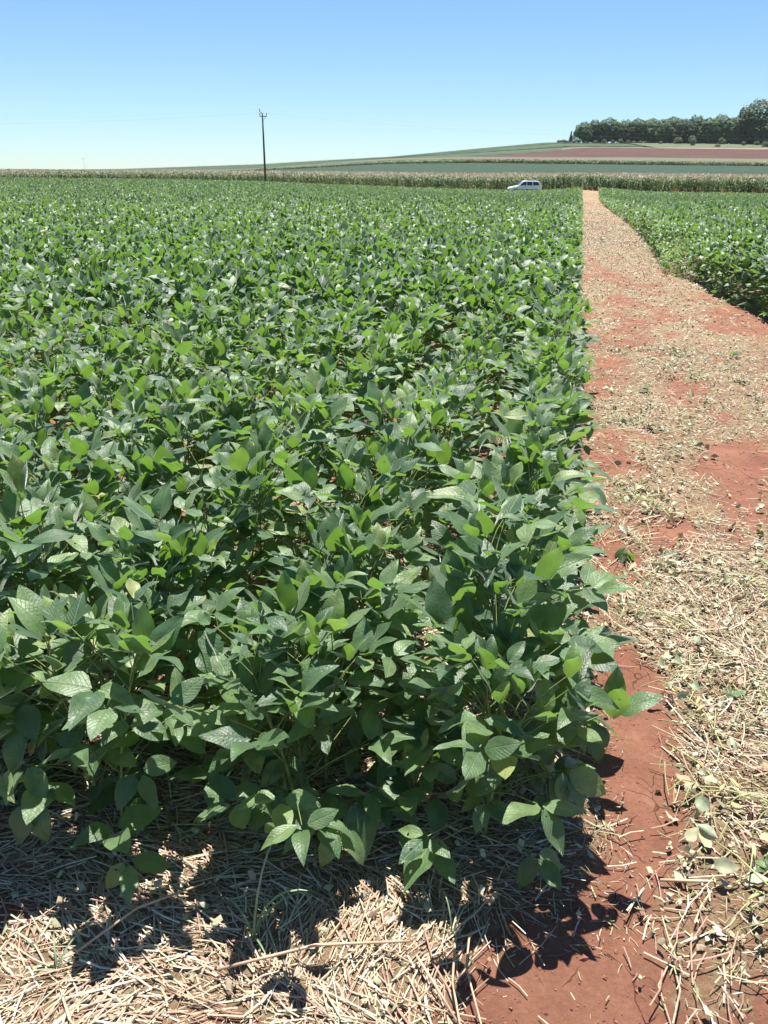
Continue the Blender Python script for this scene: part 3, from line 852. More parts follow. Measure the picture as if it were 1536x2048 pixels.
CORN_ME = [mesh_np('corn_plant', v, f, [M_CROP], fcol=c, smooth=False) for v, f, c in CORN]
def corn_scale(x): return np.interp(x, [-60, 10, 40, 80], [.66, .80, .92, .95])
for i in range(300):
    x = -52 + 108 * (i + rng.uniform(.15, .85)) / 300; y = 112.0 + rng.normal(0, .1)
    o = link('corn_plant', CORN_ME[i % 5])
    o.location = (x, y, float(terrain(x, y))); s = float(corn_scale(x)) * rng.uniform(.9, 1.1)
    o.scale = (s * 1.15, s * 1.15, s); o.rotation_euler = (rng.normal(0, .05), rng.normal(0, .05), rng.uniform(0, 6.28))
    tag(o, 'tall tasselled corn plant in the front row behind the soybeans', 'corn plant', 'corn plants in the front row of the cornfield')
def corn_mass(name, regions, label):
    TP = CORN
    Vs, Fs, Cs, b0 = [], [], [], 0
    for (x0, x1, y0, y1, dens, sc) in regions:
        n = int((x1 - x0) * (y1 - y0) * dens); x = rng.uniform(x0, x1, n); y = rng.uniform(y0, y1, n)
        ok = np.abs(x) < .5 * y + 8; x, y = x[ok], y[ok]
        w = rng.integers(0, 5, len(x)); TP = TOPS if 119 < y0 < 300 else CORN
        for k in range(5):
            xx, yy = x[w == k], y[w == k]; n = len(xx)
            M = rot_mats(rng.uniform(0, 6.28, n), rng.normal(0, .05, n), rng.normal(0, .05, n))
            s = corn_scale(xx) * rng.uniform(.88, 1.12, n)
            VV, FF = scatter(TP[k][0], TP[k][1], M, np.stack([s * sc, s * sc, s], -1), np.stack([xx, yy, terrain(xx, yy)], -1))
            Vs.append(VV); Fs.append(FF + b0); b0 += len(VV); Cs.append(np.tile(TP[k][2], (n, 1)))
    o = link(name, mesh_np(name, np.concatenate(Vs), np.concatenate(Fs), [M_CROP], fcol=np.concatenate(Cs), smooth=False))
    tag(o, label, 'corn crop', kind='stuff')
    print(name, sum(len(f) for f in Fs))
corn_mass('corn_field', [(-70, 70, 112.5, 118, 2.6, 1.2), (-85, 90, 118, 121, 1.5, 1.3), (-90, 90, 121, 168, 1.6, 1.7)], 'tasselled cornfield stretching across the land behind the soybeans')
corn_mass('far_corn_field', [(-220, 240, 400, 404, 1.2, 1.8), (-220, 240, 404, 412, .35, 2.2)], 'second cornfield seen as a dark hedge-like line on the slope')
drape('corn_canopy', wide, 410, 468, 16, np.interp(wide, [-150, 0], [.38, 2.1]), M_TAN, kind='stuff')
bpy.data.objects['corn_canopy']['label'] = 'tan tassel tops of the second cornfield on the slope'
bpy.data.objects['corn_canopy']['category'] = 'corn crop'

# ------------------------------------------------------------------ trees on the rise
M_CROWN = leaf_mat('tree_foliage', [(0, (.045, .095, .032)), (.5, (.08, .145, .05)), (.85, (.12, .19, .065)), (1, (.16, .22, .085))], (.14, .2, .05), .32, 'attr', rough=.6, spec=.3)
M_BARK = simple('bark', (.09, .075, .06), .9, noise=.3, scale=1.5)
CL_V = np.array([(-.5, 0, 0), (0, -.42, .1), (.5, .05, -.02), (.05, .5, .08), (0, 0, .2)]); CL_F = np.array([(4, 0, 1), (4, 1, 2), (4, 2, 3), (4, 3, 0)])
def crown_mesh(name, seed, lobes, n, leaf, mat=None):
    r_ = np.random.default_rng(seed)
    P, N = [], []
    k = len(lobes)
    for (cx, cy, cz, rx, ry, rz) in lobes:
        d = r_.normal(size=(n, 3)); d /= np.linalg.norm(d, axis=1)[:, None]
        d[:, 2] = np.abs(d[:, 2]) * np.where(r_.random(n) < .75, 1, -.7)
        rad = 1 - np.abs(r_.normal(0, .055, n))
        bumpy = 1 + .09 * np.sin(d[:, 0] * 9 + cx * 7) * np.sin(d[:, 1] * 8 + cy * 5) + .05 * np.sin(d[:, 2] * 13 + cz)
        P.append(np.stack([cx + d[:, 0] * rx * rad * bumpy, cy + d[:, 1] * ry * rad * bumpy, cz + d[:, 2] * rz * rad * bumpy], -1)); N.append(d)
    P = np.concatenate(P); N = np.concatenate(N); n_ = len(P)
    N = N + np.array((0, 0, .8)); N /= np.linalg.norm(N, axis=1)[:, None]
    az = np.arctan2(N[:, 0], -N[:, 1]) + r_.normal(0, .3, n_)
    M = rot_mats(az, np.arccos(np.clip(N[:, 2], -1, 1)) + r_.normal(0, .22, n_), r_.normal(0, .22, n_))
    s = leaf * r_.uniform(.6, 1.4, n_)
    VV, FF = scatter(CL_V, CL_F, M, s, P)
    rnd = np.clip(r_.beta(2, 2.5, n_), 0, 1)
    return mesh_np(name, VV, FF, [mat or M_CROWN], fattr=np.repeat(rnd, 4), smooth=False)
def lobes_for(seed, w, h, base, nl=9):
    r_ = np.random.default_rng(seed); L = []
    for i in range(nl):
        a = r_.uniform(0, 6.28); q = math.sqrt(r_.random()) * .62
        z = base + (h - base) * (r_.uniform(.12, .4) if i % 3 == 0 else r_.uniform(.4, .62)) * (1 - .2 * q)
        s = r_.uniform(.30, .46)
        L.append((math.cos(a) * q * w / 2, math.sin(a) * q * w / 2, z, s * w * .62, s * w * .62, (h - base) * s * .62))
    L.append((0, 0, base + (h - base) * .52, w * .44, w * .44, (h - base) * .47)); L.append((0, 0, base + (h - base) * .5, w * .43, w * .43, (h - base) * .46)); L.append((w * .1, 0, base + (h - base) * .3, w * .45, w * .45, (h - base) * .34))
    return L
CROWNS = []
for s in range(7):
    CROWNS.append(crown_mesh('crown', s, lobes_for(s, 1.0, 1.0, .0, 10), 1100, .050))
def trunk_mesh(seed):
    r_ = np.random.default_rng(seed); mb = MB()
    mb.tube([(0, 0, -.02), (.01, 0, .15), (0, .01, .35), (.02, 0, .6)], [.028, .02, .017, .01], 7)
    for i in range(5):
        a = r_.uniform(0, 6.28); z = r_.uniform(.15, .4); l_ = r_.uniform(.18, .32)
        mb.tube([(0, 0, z), (math.cos(a) * l_ * .5, math.sin(a) * l_ * .5, z + .1), (math.cos(a) * l_, math.sin(a) * l_, z + .24)], [.012, .008, .003], 5)
    return mb.mesh('trunk', [M_BARK], True)
TRUNKS = [trunk_mesh(s) for s in range(4)]
def hpx(x, v): return (x - 775.7) / 1733 * v
def tree(px, v, width, height, ci, label, group='trees of the wood on the rise', name='broadleaf_tree'):
    x = hpx(px, v); z = float(terrain(x, v))
    r_ = empty(name, (x, v, z), rng.uniform(0, 6.28)); r_.scale = (1, 1, 1)
    tag(r_, label, 'tree', group); height *= .9 if px in (1158, 1178, 1206, 1493) else .88 * rng.uniform(.84, 1.06)
    c = link('crown', CROWNS[ci % 7], r_); c.scale = (width, width, height)
    t = link('trunk', TRUNKS[ci % 4], r_); t.scale = (width, width, height)
    return r_
WOODL = {1238: 'fourth tree from the open end of the wood, beyond the wide domed one', 1262: 'fifth tree from the open end of the wood, dark rounded crown',
         1286: 'sixth tree from the open end of the wood', 1308: 'seventh tree from the open end of the wood', 1330: 'wood tree whose top rises as a small peak before the even middle stretch',
         1352: 'wood tree right beside the small peak', 1376: 'middle wood tree behind the tall loose pasture shrub', 1400: 'wood tree in the even middle stretch, pale olive top', 1424: 'wood tree third before the tallest one',
         1447: 'wood tree second before the tallest one', 1470: 'wood tree leaning into the side of the tallest one', 1525: 'wood tree on the frame side of the tallest one', 1550: 'wood tree cut by the frame edge beside the tallest one'}
WOOD = 'broad dark green tree standing among others in the wood on the rise'
tree(1158, 738, 17, 18, 0, 'small rounded dark tree at the open end of the wood, above the cornfield')
tree(1178, 742, 17, 20, 1, 'second tree from the open end of the wood, domed dark crown')
tree(1206, 745, 23, 22, 2, 'wide domed tree next to the two small end trees of the wood')
tree(1493, 738, 36, 38, 3, 'tallest broad tree of the wood with a high domed crown by the frame edge')
for px, v, w, h, ci in ((1238, 748, 21, 21, 4), (1262, 742, 20, 23, 5), (1286, 750, 22, 24, 6), (1308, 745, 20, 24, 0), (1330, 752, 22, 27, 1), (1352, 744, 22, 25, 2),
                        (1376, 752, 25, 26, 4), (1400, 745, 23, 26, 3), (1424, 750, 24, 27, 5), (1447, 745, 22, 25, 6), (1470, 752, 24, 28, 0), (1525, 747, 26, 30, 1),
                        (1550, 752, 30, 30, 2),):
    tree(px, v, w, h, ci, WOODL[px])
BACK = 'partly hidden tree in the second line of the wood on the rise'
for px, v, w, h, ci in ((1195, 762, 18, 19, 5), (1225, 765, 20, 20, 3), (1255, 768, 22, 21, 1), (1290, 770, 24, 22, 0), (1320, 772, 24, 24, 6), (1350, 770, 25, 24, 2), (1385, 774, 26, 25, 5),
                        (1420, 772, 26, 25, 4), (1455, 775, 28, 27, 1), (1490, 776, 28, 28, 0), (1530, 774, 30, 27, 3), (1570, 772, 28, 26, 6)):
    tree(px, v, w, h, ci, BACK, 'trees in the second line of the wood')
# conifer spire at the open end
def spire():
    x = hpx(1134, 735); z = float(terrain(x, 735))
    r_ = empty('conifer_tree', (x, 735, z)); tag(r_, 'slender pointed conifer standing apart at the open end of the wood', 'tree')
    L = [(0, 0, 1.0 + 7.2 * t, 1.9 * (1 - t) + .15, 1.9 * (1 - t) + .15, .9) for t in np.linspace(0, 1, 10)]
    link('crown', crown_mesh('crown', 90, L, 60, .8), r_)
    mb = MB(); mb.tube([(0, 0, -.2), (0, 0, 8.4)], [.25, .05], 6); link('trunk', mb.mesh('trunk', [M_BARK], True), r_)
spire()
M_BUSH = leaf_mat('bush_foliage', [(0, (.05, .075, .035)), (.5, (.09, .125, .05)), (1, (.17, .2, .11))], (.1, .18, .04), .2, 'attr', rough=.6, spec=.3)
BUSHES = [crown_mesh('crown', 40 + s, lobes_for(40 + s, 1.0, 1.0, .02, 6), 70, .12, M_BUSH) for s in range(4)]
def bush(px, v, w, h, label, group='low shrubs along the edge of the wood'):
    x = hpx(px, v); z = float(terrain(x, v))
    r_ = empty('shrub', (x, v, z), rng.uniform(0, 6.28)); tag(r_, label, 'shrub', group)
    q = int(rng.integers(4))
    c = link('crown', BUSHES[q], r_); c.scale = (w, w, h)
    t = link('stem', TRUNKS[q], r_); t.scale = (w * .6, w * .6, h)
for px in (1112, 1120, 1127, 1141, 1148, 1165, 1182, 1200, 1217, 1232, 1247, 1258, 1272, 1281):
    bush(px, 728 + rng.uniform(-3, 4), rng.uniform(3, 5), rng.uniform(2.2, 4.2), 'low grey green shrub at the foot of the wood, over the crop strip')
for px, v, w, h, lab in ((1374, 690, 5, 6.2, 'tall loose shrub on the pasture in front of the middle of the wood'), (1311, 716, 4, 3, 'small dark shrub on the pasture, nearest the crop strip'),
                         (1424, 672, 5, 3, 'low shrub on the pale dirt below the wood'), (1474, 700, 4, 4, 'dark round shrub on the pasture left of the frame-edge shrubs'),
                         (1500, 708, 4.5, 4, 'dark shrub between two others on the pasture near the frame edge'), (1518, 680, 7, 5, 'broad shrub on the pale dirt near the frame edge'),
                         (1535, 690, 6, 6.5, 'tall shrub at the frame edge below the tallest tree'), (1345, 722, 7, 6, 'pale leafy shrub against the dark middle of the wood'), (1372, 724, 7, 7.5, 'pale tall shrub against the dark wood'),
                         (1430, 722, 6, 6, 'pale shrub by the dark wood right of the middle')):
    bush(px, v, w, h, lab, 'shrubs scattered on the pasture below the wood')

# ------------------------------------------------------------------ utility pole and wires
M_POLE = simple('weathered_pole', (.055, .05, .045), .85, noise=.3, scale=3)
M_INS = simple('insulator', (.10, .09, .085), .35)
M_WIRE = simple('aluminium_wire', (.30, .30, .31), .45, metal=.6)
PX, PY = hpx(530.5, 111.5), 111.5
PZ = float(terrain(PX, PY)); PH = 8.6
pole = empty('utility_pole', (PX, PY, PZ)); tag(pole, 'dark wooden utility pole rising from the edge of the cornfield', 'utility pole')
mb = MB(); mb.tube([(0, 0, -.5), (0, 0, 4), (-.02, 0, PH)], [.145, .12, .085], 10); link('shaft', mb.mesh('shaft', [M_POLE], True), pole)
mb = MB(); mb.box((.06, .12, PH - .34), (.9, .08, .09)); link('crossarm', mb.mesh('crossarm', [M_POLE]), pole)
mb = MB(); mb.tube([(-.02, .12, PH - .9), (.36, .12, PH - .4)], .022, 5); link('brace', mb.mesh('brace', [M_POLE]), pole)
mb = MB(); mb.tube([(0, .0, PH - .08), (-.2, 0, PH + .12), (-.36, 0, PH + .18)], [.045, .045, .035], 6); link('bracket', mb.mesh('bracket', [M_POLE]), pole)
INS = [(-.36, .12, PH - .28), (.46, .12, PH - .28), (-.36, 0, PH + .18)]
for p in INS:
    mb = MB(); mb.tube([p, (p[0], p[1], p[2] + .12), (p[0], p[1], p[2] + .13), (p[0], p[1], p[2] + .22), (p[0], p[1], p[2] + .23), (p[0], p[1], p[2] + .32)], [.025, .025, .07, .06, .05, .03], 8)
    link('insulator', mb.mesh('insulator', [M_INS], True), pole)
for side, ex, ez, S in ((-1, -108, 8.3, 1.6), (1, 76, 7.2, 1.6)):
    for q, p in enumerate(INS):
        a = Vector((PX + p[0], PY + p[1], PZ + p[2] + .33)); b = Vector((ex, PY + p[1] + (q - 1) * .1, PZ + ez + p[2] - PH + .33))
        pts = [a.lerp(b, t) - Vector((0, 0, 4 * S * t * (1 - t))) for t in np.linspace(0, 1, 40)]
        mb = MB(); mb.tube(pts, .0034, 4)
        o = link('power_line', mb.mesh('power_line', [M_WIRE], True))
        tag(o, 'thin sagging power line running %s from the utility pole' % ('over the cornfield towards the open horizon' if side < 0 else 'past the wooded rise'), 'power line',
            'wires towards the open horizon' if side < 0 else 'wires towards the wooded rise')
# thin mast on the horizon
mx, mv = hpx(171, 900), 900; mz = float(terrain(mx, mv))
mast = empty('radio_mast', (mx, mv, mz)); tag(mast, 'faint thin mast standing on the horizon beyond the corn, far from the pole', 'mast')
mb = MB(); mb.tube([(0, 0, -.3), (0, 0, 12.8)], [.10, .07], 5); link('shaft', mb.mesh('shaft', [M_WIRE]), mast)
mb = MB(); mb.box((0, 0, 12.6), (2.6, .2, .2)); link('crossarm', mb.mesh('crossarm', [M_WIRE]), mast)

# ------------------------------------------------------------------ white estate car on the track
M_PAINT = simple('white_paint', (.90, .885, .85), .3)
M_GLASS = simple('tinted_glass', (.05, .065, .07), .08)
M_TYRE = simple('tyre_rubber', (.02, .02, .02), .85)
M_RIM = simple('steel_rim', (.45, .45, .45), .4, metal=.7)
M_TRIM = simple('black_trim', (.03, .03, .03), .6)
M_LAMP = simple('lamp_glass', (.7, .7, .68), .15)
M_TAIL = simple('tail_lamp', (.45, .03, .02), .2)
def prism(mb, prof, y0, y1, inset=None, mi=0):
    """side outline (x,z) extruded from y0 to y1; inset moves each vertex's y inwards"""
    n = len(prof); v = []
    for sgn, yy in ((0, y0), (1, y1)):
        for i, (x, z) in enumerate(prof):
            d = inset[i] if inset else 0
            v.append((x, yy + (d if sgn == 0 else -d), z))
    f = [tuple(range(n)), tuple(range(2 * n - 1, n - 1, -1))]
    for i in range(n): f.append((i, i + n, (i + 1) % n + n, (i + 1) % n))
    mb.add(v, f, mi)
def bevelled(o, w=.03, seg=2):
    b = o.modifiers.new('bevel', 'BEVEL'); b.width = w; b.segments = seg; b.limit_method = 'ANGLE'; b.angle_limit = R(30); return o
def make_car(x, y, rz):
    z = float(terrain(x, y)) + .01
    c = empty('estate_car', (x, y, z), rz); tag(c, 'white estate car parked on the track between soybeans and corn', 'car')
    W = .80; c.scale = (.95, .97, 1.0)
    # front is at -X
    mb = MB()
    lo = [(-2.08, .30), (-2.10, .52), (-2.02, .66), (-1.90, .74), (-.98, .90), (2.0, .93), (2.06, .80), (2.06, .34), (1.75, .24), (-1.7, .24)]
    ins = [.05, .03, .05, .07, .02, .03, .03, .04, .03, .03]
    prism(mb, lo, -W, W, ins); bevelled(link('body', mb.mesh('body', [M_PAINT]), c), .05, 3)
    mb = MB()
    gl = [(-.98, .885), (-.30, 1.41), (-.15, 1.445), (1.55, 1.44), (1.70, 1.40), (2.02, .915)]
    gin = [.03, .17, .19, .19, .17, .04]
    prism(mb, gl, -W, W, gin); bevelled(link('cabin', mb.mesh('cabin', [M_PAINT]), c), .04, 3)
    def side_y(zz): return W - .03 - (zz - .9) / .53 * .145
    for s in (-1, 1):
        for pane in ([(-.74, .96), (-.28, 1.33), (.06, 1.34), (.06, .96)], [(.16, .96), (.16, 1.34), (.80, 1.34), (.80, .96)], [(.92, .96), (.92, 1.34), (1.52, 1.33), (1.74, .98)]):
            mb = MB(); v = []
            for off in (-.02, .006):
                for (px, pz) in pane: v.append((px, s * (side_y(pz) + off), pz))
            mb.add(v, [(0, 1, 2, 3), (7, 6, 5, 4), (0, 4, 5, 1), (1, 5, 6, 2), (2, 6, 7, 3), (3, 7, 4, 0)])
            link('side_window', mb.mesh('side_window', [M_GLASS]), c)
        mb = MB(); mb.box((-.62, s * (W + .05), .98), (.10, .16, .11)); bevelled(link('mirror', mb.mesh('mirror', [M_TRIM]), c), .02)
        for hx in (.0, .72):
            mb = MB(); mb.box((hx, s * (W - .01), .80), (.16, .03, .035)); link('door_handle', mb.mesh('door_handle', [M_TRIM]), c)
        mb = MB(); mb.box((0.0, s * (W - .012), .50), (3.0, .03, .06)); link('side_moulding', mb.mesh('side_moulding', [M_TRIM]), c)
        mb = MB(); mb.tube([(-.1, s * .56, 1.46), (.2, s * .56, 1.50), (1.3, s * .56, 1.50), (1.5, s * .56, 1.46)], .018, 5); link('roof_rail', mb.mesh('roof_rail', [M_PAINT]), c)
        mb = MB(); mb.box((-2.06, s * .56, .60), (.08, .30, .14)); link('headlight', mb.mesh('headlight', [M_LAMP]), c)
        mb = MB(); mb.box((2.05, s * .64, .72), (.05, .16, .28)); link('tail_light', mb.mesh('tail_light', [M_TAIL]), c)
        for wx in (-1.28, 1.22):
            mb = MB(); mb.tube([(wx, s * .60, .29), (wx, s * .79, .29)], .29, 18); w_ = link('wheel', mb.mesh('wheel', [M_TYRE], False), c)
            mb = MB(); mb.tube([(wx, s * .78, .29), (wx, s * .80, .29)], .18, 14); link('rim', mb.mesh('rim', [M_RIM]), w_)
    for nm, q in (('windscreen', ((-.93, .925), (-.36, 1.37))), ('rear_window', ((1.99, .96), (1.73, 1.36)))):
        (xa, za), (xb, zb) = q; sgn = -1 if nm == 'windscreen' else 1
        v = []
        for off in (-.02, .012):
            dx = sgn * off
            v += [(xa + dx, -.66, za + off), (xa + dx, .66, za + off), (xb + dx, .56, zb + off), (xb + dx, -.56, zb + off)]
        mb = MB(); mb.add(v, [(0, 1, 2, 3), (7, 6, 5, 4), (0, 4, 5, 1), (1, 5, 6, 2), (2, 6, 7, 3), (3, 7, 4, 0)])
        link(nm, mb.mesh(nm, [M_GLASS]), c)
    for bx in (-2.11, 2.08):
        mb = MB(); mb.box((bx, 0, .42), (.12, 1.56, .18)); bevelled(link('bumper', mb.mesh('bumper', [M_TRIM]), c), .03)
make_car(hpx(1050, 104.6), 104.6, R(3))

# ------------------------------------------------------------------ small things on the near ground
def gpt(al, la, dz=0.0):
    x, y = to_xy(al, la); return Vector((float(x), float(y), float(ground_z(np.array([x]), np.array([y]))[0]) + dz))
M_GRASSB = leaf_mat('grass_blade', [(0, (.22, .32, .16)), (1, (.30, .38, .22))], (.2, .36, .08), .3, 'object', rough=.5)
M_DRYST = simple('dry_stalk', (.50, .36, .24), .75, noise=.3, scale=14)
M_OLIVE = simple('wilted_stem', (.28, .29, .12), .75, noise=.3, scale=14)
M_WILT = leaf_mat('wilted_leaf', [(0, (.26, .31, .20)), (.6, (.36, .38, .25)), (1, (.45, .40, .22))], (.3, .33, .16), .2, 'object', rough=.65)
M_DRYL = leaf_mat('dry_leaf', [(0, (.42, .28, .17)), (.6, (.52, .40, .25)), (1, (.56, .50, .22))], (.4, .3, .15), .15, 'object', rough=.75)
M_POD = simple('yellow_pod', (.55, .50, .20), .6, noise=.2, scale=30)
def blade(mb, base_, az, L, rise, width, n=7):
    d = Vector((-math.sin(az), math.cos(az), 0)); sd_ = Vector((math.cos(az), math.sin(az), 0)); v = []; f = []
    for i in range(n + 1):
        t = i / n
        p = base_ + d * (L * (t * .35 + .65 * t * t) * (1 - rise * .45)) + Vector((0, 0, L * rise * (t - .52 * t ** 2.6)))
        w = width * (1 - t) ** .6 * .5 + .0004
        v += [p - sd_ * w + Vector((0, 0, w * .5)), p, p + sd_ * w + Vector((0, 0, w * .5))]
    for i in range(n):
        for j in (0, 1): f.append((3 * i + j, 3 * i + j + 1, 3 * i + j + 4, 3 * i + j + 3))
    mb.add(v, f)
def grass_weed(al, la, blades, label):
    p = gpt(al, la); r_ = empty('grass_weed', p); tag(r_, label, 'grass weed')
    for az, L, rise, w in blades:
        mb = MB(); blade(mb, Vector((0, 0, 0)), az, L, rise, w); link('blade', mb.mesh('blade', [M_GRASSB], True), r_)
grass_weed(1.24, -.58, [(-.45, .38, 1.15, .006), (-1.45, .27, 1.05, .010), (.9, .16, .9, .007), (-2.6, .12, .6, .006), (-1.0, .20, .8, .008)], 'tall grass weed with an arching blade at the shade edge of the straw')
grass_weed(1.36, -.13, [(.3, .15, 1.05, .004), (-.7, .12, .95, .004), (1.6, .08, .9, .004)], 'small grass sprout in the shade at the block corner')
grass_weed(1.07, -.98, [(-.6, .16, .7, .006), (.4, .11, .8, .005), (-1.3, .13, .5, .005), (1.9, .1, .4, .005)], 'sparse grass tuft lying in the straw at the frame edge')
def weed(al, la, n, size, label, mat=None, name='broadleaf_weed', cat='weed', el=10):
    p = gpt(al, la); r_ = empty(name, p, rng.uniform(0, 6.28)); tag(r_, label, cat)
    mb = MB(); mb.tube([(0, 0, -.01), (.004, 0, size * .6)], [.002, .0014], 4); link('stem', mb.mesh('stem', [M_STEM]), r_)
    for i in range(n):
        a = i * 2.4; o = link('leaf', LEAFLETS[i % 12], r_)
        if mat:
            me = o.data.copy(); me.materials.clear(); me.materials.append(mat); o.data = me
        s = size * rng.uniform(.7, 1.05)
        o.matrix_local = Matrix.Translation((0, 0, size * (.35 + .3 * i / n))) @ Matrix(rot_mats([a], [R(rng.normal(el, 22))], [rng.normal(0, .2)])[0].tolist()).to_4x4() @ Matrix.Scale(s, 4)
weed(6.9, .66, 7, .07, 'small bright green weed sprouting in the pale residue up the path')
weed(2.48, .66, 5, .06, 'dark green seedling standing in straw on the near path')
weed(8.7, 1.65, 6, .09, 'leafy green weed on the far side of the path')
weed(2.05, .72, 7, .05, 'little weed rosette in the chopped residue beside the bare soil', el=25)
weed(3.55, .36, 3, .12, 'single drooping green soybean sprig at the path side of the block', el=-45)
weed(1.72, .62, 4, .05, 'tiny green weed in the residue by the path edge', el=30)
def wilted(al, la, az, L, label, nl=6):
    """a cut soybean plant lying on the path"""
    p = gpt(al, la, .02); r_ = empty('wilted_soybean_plant', p, az); tag(r_, label, 'wilted plant')
    mb = MB()
    mb.tube([(0, -L / 2, .0), (.02, -.1 * L, .03), (0, .25 * L, .035), (-.02, L / 2, .02)], [.0035, .003, .0025, .0015], 5, 0, False)
    for i in range(7):
        y0 = rng.uniform(-.4, .45) * L; a = rng.choice([-1, 1]) * rng.uniform(.5, 1.4); l_ = rng.uniform(.06, .14)
        mb.tube([(0, y0, .03), (math.sin(a) * l_ * .5, y0 + math.cos(a) * l_ * .5, .05), (math.sin(a) * l_, y0 + math.cos(a) * l_, .015)], [.0022, .0018, .0014], 4, 0, False)
    link('stem', mb.mesh('stem', [M_OLIVE], True), r_)
    for i in range(nl):
        o = link('leaf', WILT[i % len(WILT)], r_); s = rng.uniform(.038, .062)
        o.matrix_local = Matrix.Translation((rng.uniform(-.11, .11), rng.uniform(-.5, .5) * L, rng.uniform(.015, .05))) @ Matrix(rot_mats([rng.uniform(0, 6.28)], [rng.normal(-.1, .45)], [rng.normal(0, .6)])[0].tolist()).to_4x4() @ Matrix.Scale(s, 4)
    for i in range(3):
        mb = MB(); q = Vector((rng.uniform(-.07, .07), rng.uniform(-.4, .3) * L, .035)); a = rng.uniform(0, 6.28); d = Vector((math.cos(a), math.sin(a), -.1)) * .022
        mb.tube([q - d, q - d * .4 + Vector((0, 0, .003)), q + d * .3, q + d], [.002, .0055, .005, .001], 6, 0, True); link('pod', mb.mesh('pod', [M_POD], True), r_)
WILT, DRY = [], []
for q in range(5):
    V, F, UV = leaflet_mesh(6, 2, fold=[.5, -.4, .7, .2, -.7][q], curl=[1.2, .8, 1.5, -.6, 1.0][q], ruffle=.07, w=.32, seed=60 + q)
    WILT.append(mesh_np('leaf', V, F, [M_WILT], uv=UV)); DRY.append(mesh_np('dry_leaf', V, F, [M_DRYL], uv=UV))
wilted(1.62, .60, 0.3, .42, 'wilted cut soybean plant with grey green leaves lying beside the bare red soil', 9)
wilted(1.95, .62, 1.1, .36, 'limp olive soybean stalk tangled in residue above the wilted plant', 6)
wilted(1.48, .72, -.8, .36, 'wilted soybean plant with curled leaves nearest the frame corner', 7)
wilted(2.35, .52, .2, .35, 'yellowing heap of cut soybean stems in the middle of the near path', 5)
wilted(2.95, .45, 1.2, .35, 'crushed soybean stem lying next to the leafy block edge', 5)
wilted(4.2, .52, .4, .4, 'dried soybean plant lying along the foot of the leafy block', 5)
wilted(3.4, .95, -.5, .4, 'flattened soybean stalk on the pale residue across the path', 4)
def fallen(al, la, az, s, me, label, name='fallen_leaf', el=.0, dz=.02):
    p = gpt(al, la, dz); o = link(name, me)
    o.matrix_world = Matrix.Translation(p) @ Matrix(rot_mats([az], [el], [rng.normal(0, .3)])[0].tolist()).to_4x4() @ Matrix.Scale(s, 4)
    tag(o, label, 'fallen leaf')
fallen(1.92, .80, -1.9, .11, WILT[0], 'long pale green curled leaf on straw by the frame edge', dz=.04)
fallen(1.83, .63, -2.4, .07, DRY[0], 'pinkish tan dry leaf on the path below the curled leaf', dz=.03)
fallen(2.15, .70, 2.6, .055, DRY[2], 'small yellow withered leaf in the residue', dz=.03)
fallen(2.03, .48, 1.2, .05, DRY[3], 'brown dry leaf at the edge of the bare soil strip', dz=.02)
fallen(1.78, .50, .4, .05, WILT[3], 'pale folded leaf beside the long strip of bare soil', dz=.02)
fallen(3.5, .40, 2.2, .06, DRY[1], 'tan dry leaf under the hanging green sprig', dz=.02)
fallen(4.55, .5, 1.4, .08, WILT[1], 'pale leaf lying just off the leafy block, mid path', dz=.02)
fallen(2.7, .4, .2, .05, DRY[4], 'brown leaf scrap on bare red soil by the leafy block', dz=.02)
def stalk(pts, rad, mat, label):
    P = [gpt(a, l_, h) for a, l_, h in pts]
    c = P[0].copy(); mb = MB(); mb.tube([p - c for p in P], [rad, rad, rad * .8, rad * .6][:len(P)] if len(P) <= 4 else rad, 6)
    o = link('dry_stalk', mb.mesh('dry_stalk', [mat], True)); o.location = c; tag(o, label, 'stalk')
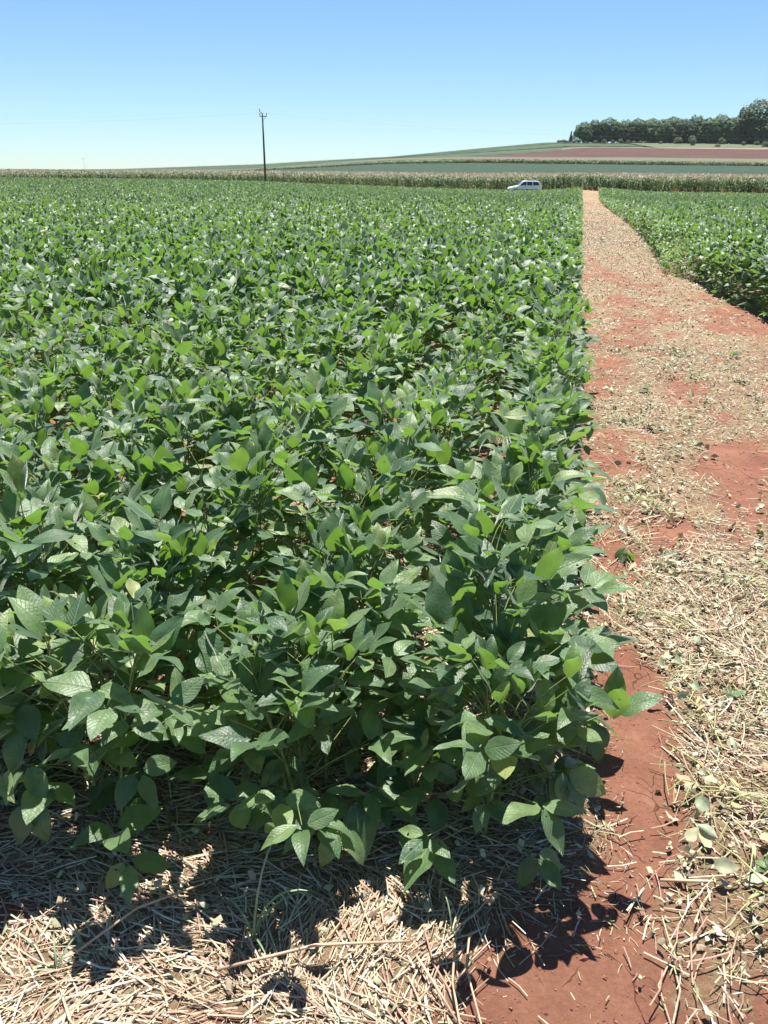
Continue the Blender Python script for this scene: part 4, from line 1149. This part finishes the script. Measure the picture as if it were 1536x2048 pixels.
stalk([(1.33, -.12, .02), (1.22, -.11, .035), (1.10, -.07, .02), (1.05, -.05, .01)], .0028, M_DRYST, 'long bent brown stalk lying on red soil, nearest the straw')
stalk([(1.36, -.09, .03), (1.25, -.085, .05), (1.13, -.03, .02), (1.06, -.01, .01)], .0026, M_DRYST, 'long brown stalk crossing red soil, next to the bent one')
stalk([(1.27, -.20, .03), (1.20, -.14, .03), (1.14, -.08, .01)], .0032, M_DRYST, 'short thick straw stalk at the corner of the straw cover')
stalk([(1.635, .36, .02), (1.64, .43, .025), (1.65, .49, .02)], .004, M_DRYST, 'thick brown stick lying straight across the soil edge')
stalk([(2.72, .62, .03), (2.74, .72, .04), (2.70, .80, .03)], .003, M_STRAW if False else M_DRYST, 'pale stalk lying across the residue further up')
stalk([(2.20, .42, .02), (2.08, .50, .05), (1.98, .58, .03)], .0025, M_OLIVE, 'thin olive stem trailing over the residue near bare soil')
stalk([(1.40, .36, .01), (1.33, .33, .02), (1.25, .35, .01), (1.2, .36, .01)], .002, M_DRYST, 'thin curved twig on open bare soil')
stalk([(1.22, .62, .02), (1.27, .68, .04), (1.33, .78, .03)], .003, M_DRYST, 'brown stalk in the frame corner over soil')
stalk([(1.13, -.62, .03), (1.22, -.42, .05), (1.29, -.22, .04)], .0035, M_DRYST, 'longest pale stalk lying over the straw in front')
stalk([(1.10, -.95, .03), (1.22, -.86, .05), (1.33, -.74, .04)], .003, M_DRYST, 'slanting stalk on the straw near the grass tuft')
print('individual plants to', R_IND)

# ------------------------------------------------------------------ thin summer haze
HZ = MB(); HZ.box((0, 1090, 38.0), (5000, 3100, 83.0))
hm = bpy.data.materials.new('haze'); hm.use_nodes = True
hn = hm.node_tree.nodes; hn.remove(hn['Principled BSDF'])
pv = hn.new('ShaderNodeVolumePrincipled'); pv.inputs['Color'].default_value = (.86, .92, 1.0, 1); pv.inputs['Density'].default_value = .00004; pv.inputs['Anisotropy'].default_value = .2
hm.node_tree.links.new(pv.outputs[0], hn['Material Output'].inputs['Volume'])
tag(link('haze', HZ.mesh('haze', [hm])), kind='stuff')
